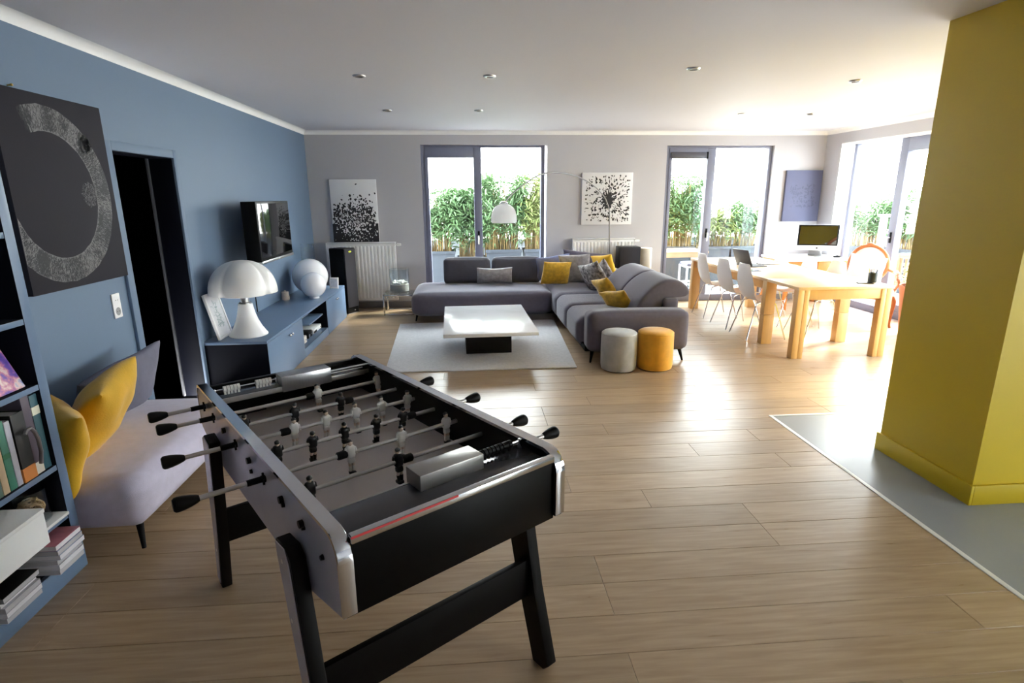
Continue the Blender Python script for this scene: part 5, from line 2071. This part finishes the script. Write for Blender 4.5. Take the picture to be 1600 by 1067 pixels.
def make_chair(label, loc, rz):
    t = thing('shell_chair', label, 'chair', loc, rz, 'white shell chairs at the dining table')
    # profile along the shell: (x, z, half width)
    P = [(-0.235, 0.865, 0.125), (-0.232, 0.80, 0.155), (-0.222, 0.72, 0.185), (-0.207, 0.64, 0.205), (-0.190, 0.57, 0.205), (-0.172, 0.51, 0.180),
         (-0.145, 0.468, 0.165), (-0.105, 0.447, 0.175), (-0.05, 0.440, 0.200), (0.03, 0.440, 0.215), (0.11, 0.446, 0.215), (0.175, 0.450, 0.200), (0.21, 0.442, 0.17)]
    nx = 10
    b = B()
    top, bot = [], []
    for i, (x, z, w) in enumerate(P):
        x_, z_, _ = P[max(i - 1, 0)]
        xn, zn, _ = P[min(i + 1, len(P) - 1)]
        tx, tz_ = xn - x_, zn - z_
        L = math.hypot(tx, tz_)
        nxv, nzv = tz_ / L, -tx / L   # towards the sitter: for the back this is +x
        if i < 6:
            nxv, nzv = abs(nxv), abs(nzv)
        ra, rb = [], []
        sgn = 1
        for j in range(nx + 1):
            s = 2 * j / nx - 1
            curve = 0.022 * s * s if i < 7 else 0.010 * s * s
            up = Vector((-tz_ / L, 0, tx / L))
            c = Vector((x, w * s, z)) + up * (-curve if i < 6 else curve * 0.6)
            c = Vector((x, w * s, z)) + (Vector((curve, 0, 0)) if i < 7 else Vector((0, 0, curve)))
            ra.append(b.bm.verts.new(c))
            off = Vector((tz_ / L, 0, -tx / L)) * 0.011
            rb.append(b.bm.verts.new(c + off))
        top.append(ra)
        bot.append(rb)
    n = len(P)
    for i in range(n - 1):
        for j in range(nx):
            b.bm.faces.new((top[i][j], top[i][j + 1], top[i + 1][j + 1], top[i + 1][j]))
            b.bm.faces.new((bot[i][j + 1], bot[i][j], bot[i + 1][j], bot[i + 1][j + 1]))
        b.bm.faces.new((top[i][0], top[i + 1][0], bot[i + 1][0], bot[i][0]))
        b.bm.faces.new((top[i + 1][nx], top[i][nx], bot[i][nx], bot[i + 1][nx]))
    for j in range(nx):
        b.bm.faces.new((top[0][j + 1], top[0][j], bot[0][j], bot[0][j + 1]))
        b.bm.faces.new((top[-1][j], top[-1][j + 1], bot[-1][j + 1], bot[-1][j]))
    sh = mesh_obj('seat_shell', b, M_PLASTW, t, angle=50)
    sub = sh.modifiers.new('smooth', 'SUBSURF')
    sub.levels = 1
    sub.render_levels = 1
    for sx in (-1, 1):
        for sy in (-1, 1):
            b = B()
            fx = 0.235 if sx > 0 else -0.225
            pts = [(sx * 0.03, sy * 0.12, 0.424), (sx * 0.075, sy * 0.135, 0.424), (sx * 0.10, sy * 0.145, 0.412), (sx * 0.122, sy * 0.155, 0.38), (fx, sy * 0.215, 0.0)]
            b.tube(smooth_path(pts, 4), 0.0075, 8)
            b.sphere((fx, sy * 0.215, 0.006), 0.010, 8, 6, (1, 1, 0.6))
            mesh_obj('leg', b, M_CHROME, t)
    b = B()
    b.tube([(0.03, -0.12, 0.424), (0.03, 0.12, 0.424)], 0.007, 8)
    b.tube([(-0.03, -0.12, 0.424), (-0.03, 0.12, 0.424)], 0.007, 8)
    mesh_obj('seat_bracket', b, M_CHROME, t)
    return t


ch = make_chair('white shell chair on the sofa side of the table, nearest the viewer', (3.37, 6.245, 0), 0)
others = [((3.37, 6.80, 0), 2, 'white shell chair on the sofa side of the table, middle one'),
          ((3.37, 7.44, 0), -2, 'white shell chair on the sofa side of the table, at the far end'),
          ((4.10, 6.30, 0), 181, 'white shell chair on the window side of the table, nearest the viewer'),
          ((4.09, 6.85, 0), 178, 'white shell chair on the window side of the table, middle one'),
          ((4.07, 7.46, 0), 180, 'white shell chair on the window side of the table, at the far end')]
for loc, a, lab in others:
    c = dup_tree(ch)
    c.location = loc
    c.rotation_euler = (0, 0, R(a))
    c['label'] = lab

# things on the table
t = thing('laptop', 'open dark laptop on the dining table', 'laptop', (3.62, 7.00, 0.7355), R(100))
b = B()
b.box(-0.16, 0.16, -0.11, 0.11, 0.0, 0.014, 0.003)
mesh_obj('base', b, mat('laptop_grey', (60, 62, 70), 0.4), t)
b = B()
b.box(-0.14, 0.14, -0.07, 0.09, 0.0142, 0.0155)
mesh_obj('keyboard', b, M_BLACKM, t)
b = B()
mx = Matrix.Translation((0, 0.105, 0.014)) @ Matrix.Rotation(R(-22), 4, 'X')
b.box(-0.16, 0.16, -0.004, 0.004, 0.0, 0.215, 0.002, 2, mx)
mesh_obj('lid', b, mat('laptop_grey', (60, 62, 70), 0.4), t)
b = B()
b.box(-0.15, 0.15, -0.0048, -0.0036, 0.01, 0.205, 0, 2, mx)
mesh_obj('screen', b, M_SCREEN, t)
for (x, yy, w, h, a, m, lab, nm) in ((3.92, 7.14, 0.24, 0.18, 5, M_BLACKM, 'flat black folder on the dining table beyond the laptop', 'folder'),
                                     (3.36, 6.52, 0.21, 0.15, 10, mat('dark_tablet', (56, 58, 66), 0.3), 'thin dark tablet on the table edge behind the chairs', 'tablet')):
    t = thing(nm, lab, nm, (x, yy, 0.7355), R(a))
    b = B()
    b.box(-w / 2, w / 2, -h / 2, h / 2, 0.0, 0.008, 0.002)
    mesh_obj('case', b, m, t)
    b = B()
    b.box(-w / 2 + 0.01, w / 2 - 0.01, -h / 2 + 0.01, h / 2 - 0.01, 0.0078, 0.0086)
    mesh_obj('face', b, M_SCREEN if nm == 'tablet' else M_PAPER, t)
for (x, yy, a, lab) in ((3.88, 5.66, 12, 'white sheet of paper near the pen pot on the table'), (4.02, 5.57, -20, 'white sheet of paper right under the pen pot')):
    t = thing('paper_sheet', lab, 'paper', (x, yy, 0.7355 if a > 0 else 0.7364), R(a), 'paper sheets on the dining table')
    b = B()
    b.box(-0.105, 0.105, -0.148, 0.148, 0.0, 0.0006)
    mesh_obj('sheet', b, M_WHITEM, t)
    b = B()
    for k in range(6):
        b.box(-0.08, 0.05, -0.10 + 0.03 * k, -0.098 + 0.03 * k, 0.00055, 0.00075)
    mesh_obj('text_lines', b, mat('grey_print', (120, 120, 126), 0.6), t)
t = thing('phone', 'dark phone lying by the pen pot', 'phone', (4.03, 5.43, 0.7355), R(70))
b = B()
b.box(-0.036, 0.036, -0.074, 0.074, 0.0, 0.008, 0.003)
mesh_obj('body', b, M_BLACK, t)
b = B()
b.box(-0.032, 0.032, -0.066, 0.066, 0.0078, 0.0086)
mesh_obj('screen', b, M_SCREEN, t)
t = thing('pen_pot', 'black pen pot at the near end of the dining table', 'pot', (4.155, 5.50, 0.7355))
b = B()
b.lathe([(0.0, 0.0), (0.040, 0.0), (0.042, 0.003), (0.042, 0.098), (0.039, 0.098), (0.039, 0.006), (0.0, 0.005)], seg=28)
mesh_obj('pot', b, mat('pot_black_green', (26, 34, 30), 0.35), t)
rnd = random.Random(71)
for k in range(7):
    a = k * 0.9
    b = B()
    b.cyl((0.015 * math.cos(a), 0.015 * math.sin(a), 0.008), (0.040 * math.cos(a), 0.040 * math.sin(a), 0.125 + 0.015 * rnd.random()), 0.0036, 0.0030, 6)
    mesh_obj('pen', b, [M_BLACKM, M_CHROME, mat('pen_blue', (50, 70, 130), 0.4), mat('pencil_yellow', (204, 170, 60), 0.5)][k % 4], t)

# ------------------------------------------------------------------ desk and computer
t = thing('writing_desk', 'desk with orange wood front and pale top under the slate canvas', 'desk', (4.94, 7.98, 0))
b = B()
b.box(4.46, 5.385, 7.60, 8.36, 0.705, 0.735, 0.003)
mesh_obj('desktop', b, M_WHITE, t, W=True)
b = B()
b.box(4.49, 5.365, 7.66, 8.34, 0.52, 0.705, 0.002)
mesh_obj('drawer_case', b, M_OAKDK, t, W=True)
for k in range(2):
    b = B()
    xa = 4.495 + k * 0.437
    b.box(xa, xa + 0.428, 7.642, 7.66, 0.53, 0.697, 0.003)
    d = mesh_obj('drawer', b, M_OAKDK, t, W=True)
    b = B()
    b.sphere((xa + 0.214, 7.632, 0.612), 0.012, 10, 8)
    mesh_obj('knob', b, M_STEEL, d, W=True)
for x in (4.52, 5.335):
    for yy in (7.69, 8.31):
        b = B()
        b.box(x - 0.025, x + 0.025, yy - 0.025, yy + 0.025, 0, 0.52, 0.003)
        mesh_obj('leg', b, M_OAKDK, t, W=True)
t = thing('desktop_computer', 'all in one computer with white chin and dark glossy screen on the desk', 'computer', (5.10, 7.99, 0.7355), R(-22))
b = B()
b.box(-0.27, 0.27, 0.0, 0.022, 0.085, 0.455, 0.008, 3)
mesh_obj('casing', b, M_WHITE, t)
b = B()
b.box(-0.268, 0.268, -0.003, 0.001, 0.155, 0.453, 0.003)
bz = mesh_obj('bezel', b, M_BLACK, t)
b = B()
b.box(-0.245, 0.245, -0.0042, -0.0025, 0.172, 0.437)
mesh_obj('screen', b, M_SCREEN, bz)
b = B()
b.sphere((-0.006, -0.001, 0.118), 0.0115, 12, 8, (0.9, 0.12, 1))
b.sphere((0.006, -0.001, 0.118), 0.0115, 12, 8, (0.9, 0.12, 1))
b.sphere((0.004, -0.001, 0.135), 0.0055, 8, 6, (0.7, 0.15, 1.1))
tag(mesh_obj('emblem', b, M_BLACK, t), 'small dark fruit shaped emblem')
b = B()
b.prism([(0.03, 0.18), (0.045, 0.18), (0.125, 0.008), (0.125, 0.0), (-0.07, 0.0), (-0.07, 0.006), (0.10, 0.008)], 'x', -0.09, 0.09)
mesh_obj('stand', b, M_STEEL, t)
t = thing('keyboard', 'slim white keyboard in front of the computer', 'keyboard', (5.05, 7.77, 0.7355))
b = B()
b.box(-0.14, 0.14, -0.055, 0.055, 0, 0.008, 0.002)
mesh_obj('tray', b, M_STEEL, t)
b = B()
for r_ in range(5):
    for c_ in range(13):
        b.box(-0.135 + c_ * 0.0208, -0.135 + c_ * 0.0208 + 0.017, -0.05 + r_ * 0.02, -0.05 + r_ * 0.02 + 0.016, 0.008, 0.011)
stuff(mesh_obj('keys', b, M_WHITE, t))
t = thing('desk_tray', 'small black dish with a pen at the right end of the desk', 'dish', (5.30, 7.80, 0.7355))
b = B()
b.lathe([(0.0, 0.0), (0.04, 0.0), (0.06, 0.02), (0.057, 0.02), (0.038, 0.004), (0.0, 0.004)], seg=24)
mesh_obj('dish', b, M_BLACKM, t)
b = B()
b.cyl((-0.05, 0.0, 0.022), (0.04, 0.03, 0.026), 0.004, seg=8)
mesh_obj('pen', b, M_BLACKM, t)

# ------------------------------------------------------------------ carved armchair, local: faces -y
t = thing('carved_armchair', 'old wooden armchair with oval back, cream seat and curved arms', 'armchair', (5.12, 6.86, 0), R(-32))
b = B()
oc, ow, oh = 0.735, 0.22, 0.23
pts = [(ow * math.sin(2 * PI * k / 40) * (1.0 - 0.04 * math.cos(2 * PI * k / 40)), 0.235 + 0.10 * (oh * math.cos(2 * PI * k / 40)), oc + oh * math.cos(2 * PI * k / 40)) for k in range(40)]
b.tube(pts, 0.023, 10, closed=True)
b.sphere((0, 0.262, oc + oh + 0.012), 0.03, 12, 8, (1.6, 0.7, 0.8))
mesh_obj('back_frame', b, M_CHERRY, t)
b = B()
b.sphere((0, 0, 0), 1.0, 24, 16, (ow - 0.015, 0.035, oh - 0.015), Matrix.Translation((0, 0.235, oc)) @ Matrix.Rotation(R(-5.7), 4, 'X'))
mesh_obj('back_pad', b, M_CREAM, t)
b = B()
b.softbox((0, -0.02, 0.43), (0.56, 0.50, 0.10), 0.045, (0, 0, 0.03), 10)
mesh_obj('seat_pad', b, M_CREAM, t)
b = B()
b.box(-0.285, 0.285, -0.285, -0.255, 0.34, 0.40, 0.01)
b.box(-0.285, 0.285, 0.215, 0.245, 0.34, 0.40, 0.01)
b.box(-0.29, -0.26, -0.28, 0.24, 0.34, 0.40, 0.01)
b.box(0.26, 0.29, -0.28, 0.24, 0.34, 0.40, 0.01)
mesh_obj('seat_rail', b, M_CHERRY, t)
for s in (-1, 1):
    b = B()
    b.tube(smooth_path([(s * 0.265, -0.26, 0.38), (s * 0.285, -0.285, 0.32), (s * 0.275, -0.275, 0.18), (s * 0.27, -0.27, 0.06), (s * 0.285, -0.29, 0.0)], 5), [0.032 - 0.017 * k / 20 for k in range(21)], 10)
    mesh_obj('leg', b, M_CHERRY, t)
    b = B()
    b.tube([(s * 0.24, 0.225, 0.38), (s * 0.245, 0.25, 0.18), (s * 0.25, 0.30, 0.0)], [0.026, 0.022, 0.018], 10)
    mesh_obj('leg', b, M_CHERRY, t)
    b = B()
    b.tube(smooth_path([(s * 0.235, 0.225, 0.66), (s * 0.285, 0.10, 0.645), (s * 0.31, -0.06, 0.625), (s * 0.315, -0.17, 0.615), (s * 0.30, -0.215, 0.59)], 5), 0.019, 10)
    ar = mesh_obj('arm', b, M_CHERRY, t)
    b = B()
    b.tube(smooth_path([(s * 0.30, -0.16, 0.61), (s * 0.325, -0.13, 0.53), (s * 0.30, -0.10, 0.46), (s * 0.275, -0.12, 0.40)], 5), 0.017, 10)
    mesh_obj('arm_support', b, M_CHERRY, ar)
    b = B()
    b.softbox((s * 0.297, 0.0, 0.657), (0.05, 0.20, 0.035), 0.016, (0, 0, 0.004), 5)
    mesh_obj('arm_pad', b, M_CREAM, ar)
b = B()
mxa = Matrix.Translation((5.12, 6.86, 0)) @ Matrix.Rotation(R(-32), 4, 'Z')
b.pillow(0.42, 0.38, 0.13, mxa @ Matrix.Translation((-0.03, 0.11, 0.66)) @ Matrix.Rotation(R(-14), 4, 'X') @ Matrix.Rotation(R(8), 4, 'Y'), 0.07, 16, 77)
shape('white_cushion', b, M_WHITEM, 'white square cushion on the carved armchair', 'cushion', (5.14, 6.94, 0.49))

# ------------------------------------------------------------------ terracotta pot with plant beside the yellow wall
t = thing('potted_plant', 'green plant in a tall terracotta planter half behind the yellow wall', 'plant', (5.14, 6.02, 0))
b = B()
b.lathe([(0.0, 0.0), (0.13, 0.0), (0.135, 0.01), (0.19, 0.52), (0.20, 0.55), (0.20, 0.60), (0.185, 0.60), (0.18, 0.55), (0.0, 0.55)], seg=36)
mesh_obj('planter', b, M_TERRA, t)
rnd = random.Random(81)
b = B()
ends = []
for k in range(12):
    a = rnd.uniform(0, 6.28)
    r = rnd.uniform(0.05, 0.17)
    e = Vector((r * math.cos(a), r * math.sin(a), 0.66 + rnd.uniform(0, 0.17)))
    b.tube([(0.03 * math.cos(a), 0.03 * math.sin(a), 0.545), (r * 0.5 * math.cos(a), r * 0.5 * math.sin(a), 0.63), e], 0.004, 5)
    ends.append(e)
stuff(mesh_obj('stems', b, M_LEAFP, t))
vv, ff = [], []
for e in ends:
    for k in range(9):
        p = e + Vector((rnd.gauss(0, 0.03), rnd.gauss(0, 0.03), rnd.gauss(0, 0.03)))
        a = rnd.uniform(0, 6.28)
        d = Vector((math.cos(a), math.sin(a), rnd.uniform(-0.2, 0.6))).normalized()
        s = d.cross(Vector((0, 0, 1))).normalized()
        L = rnd.uniform(0.05, 0.09)
        n = len(vv)
        vv += [p, p + d * L * 0.4 + s * L * 0.3, p + d * L - Vector((0, 0, L * 0.2)), p + d * L * 0.4 - s * L * 0.3]
        ff += [(n, n + 1, n + 2), (n, n + 2, n + 3)]
stuff(raw_mesh('leaves', vv, ff, M_LEAFP, t))
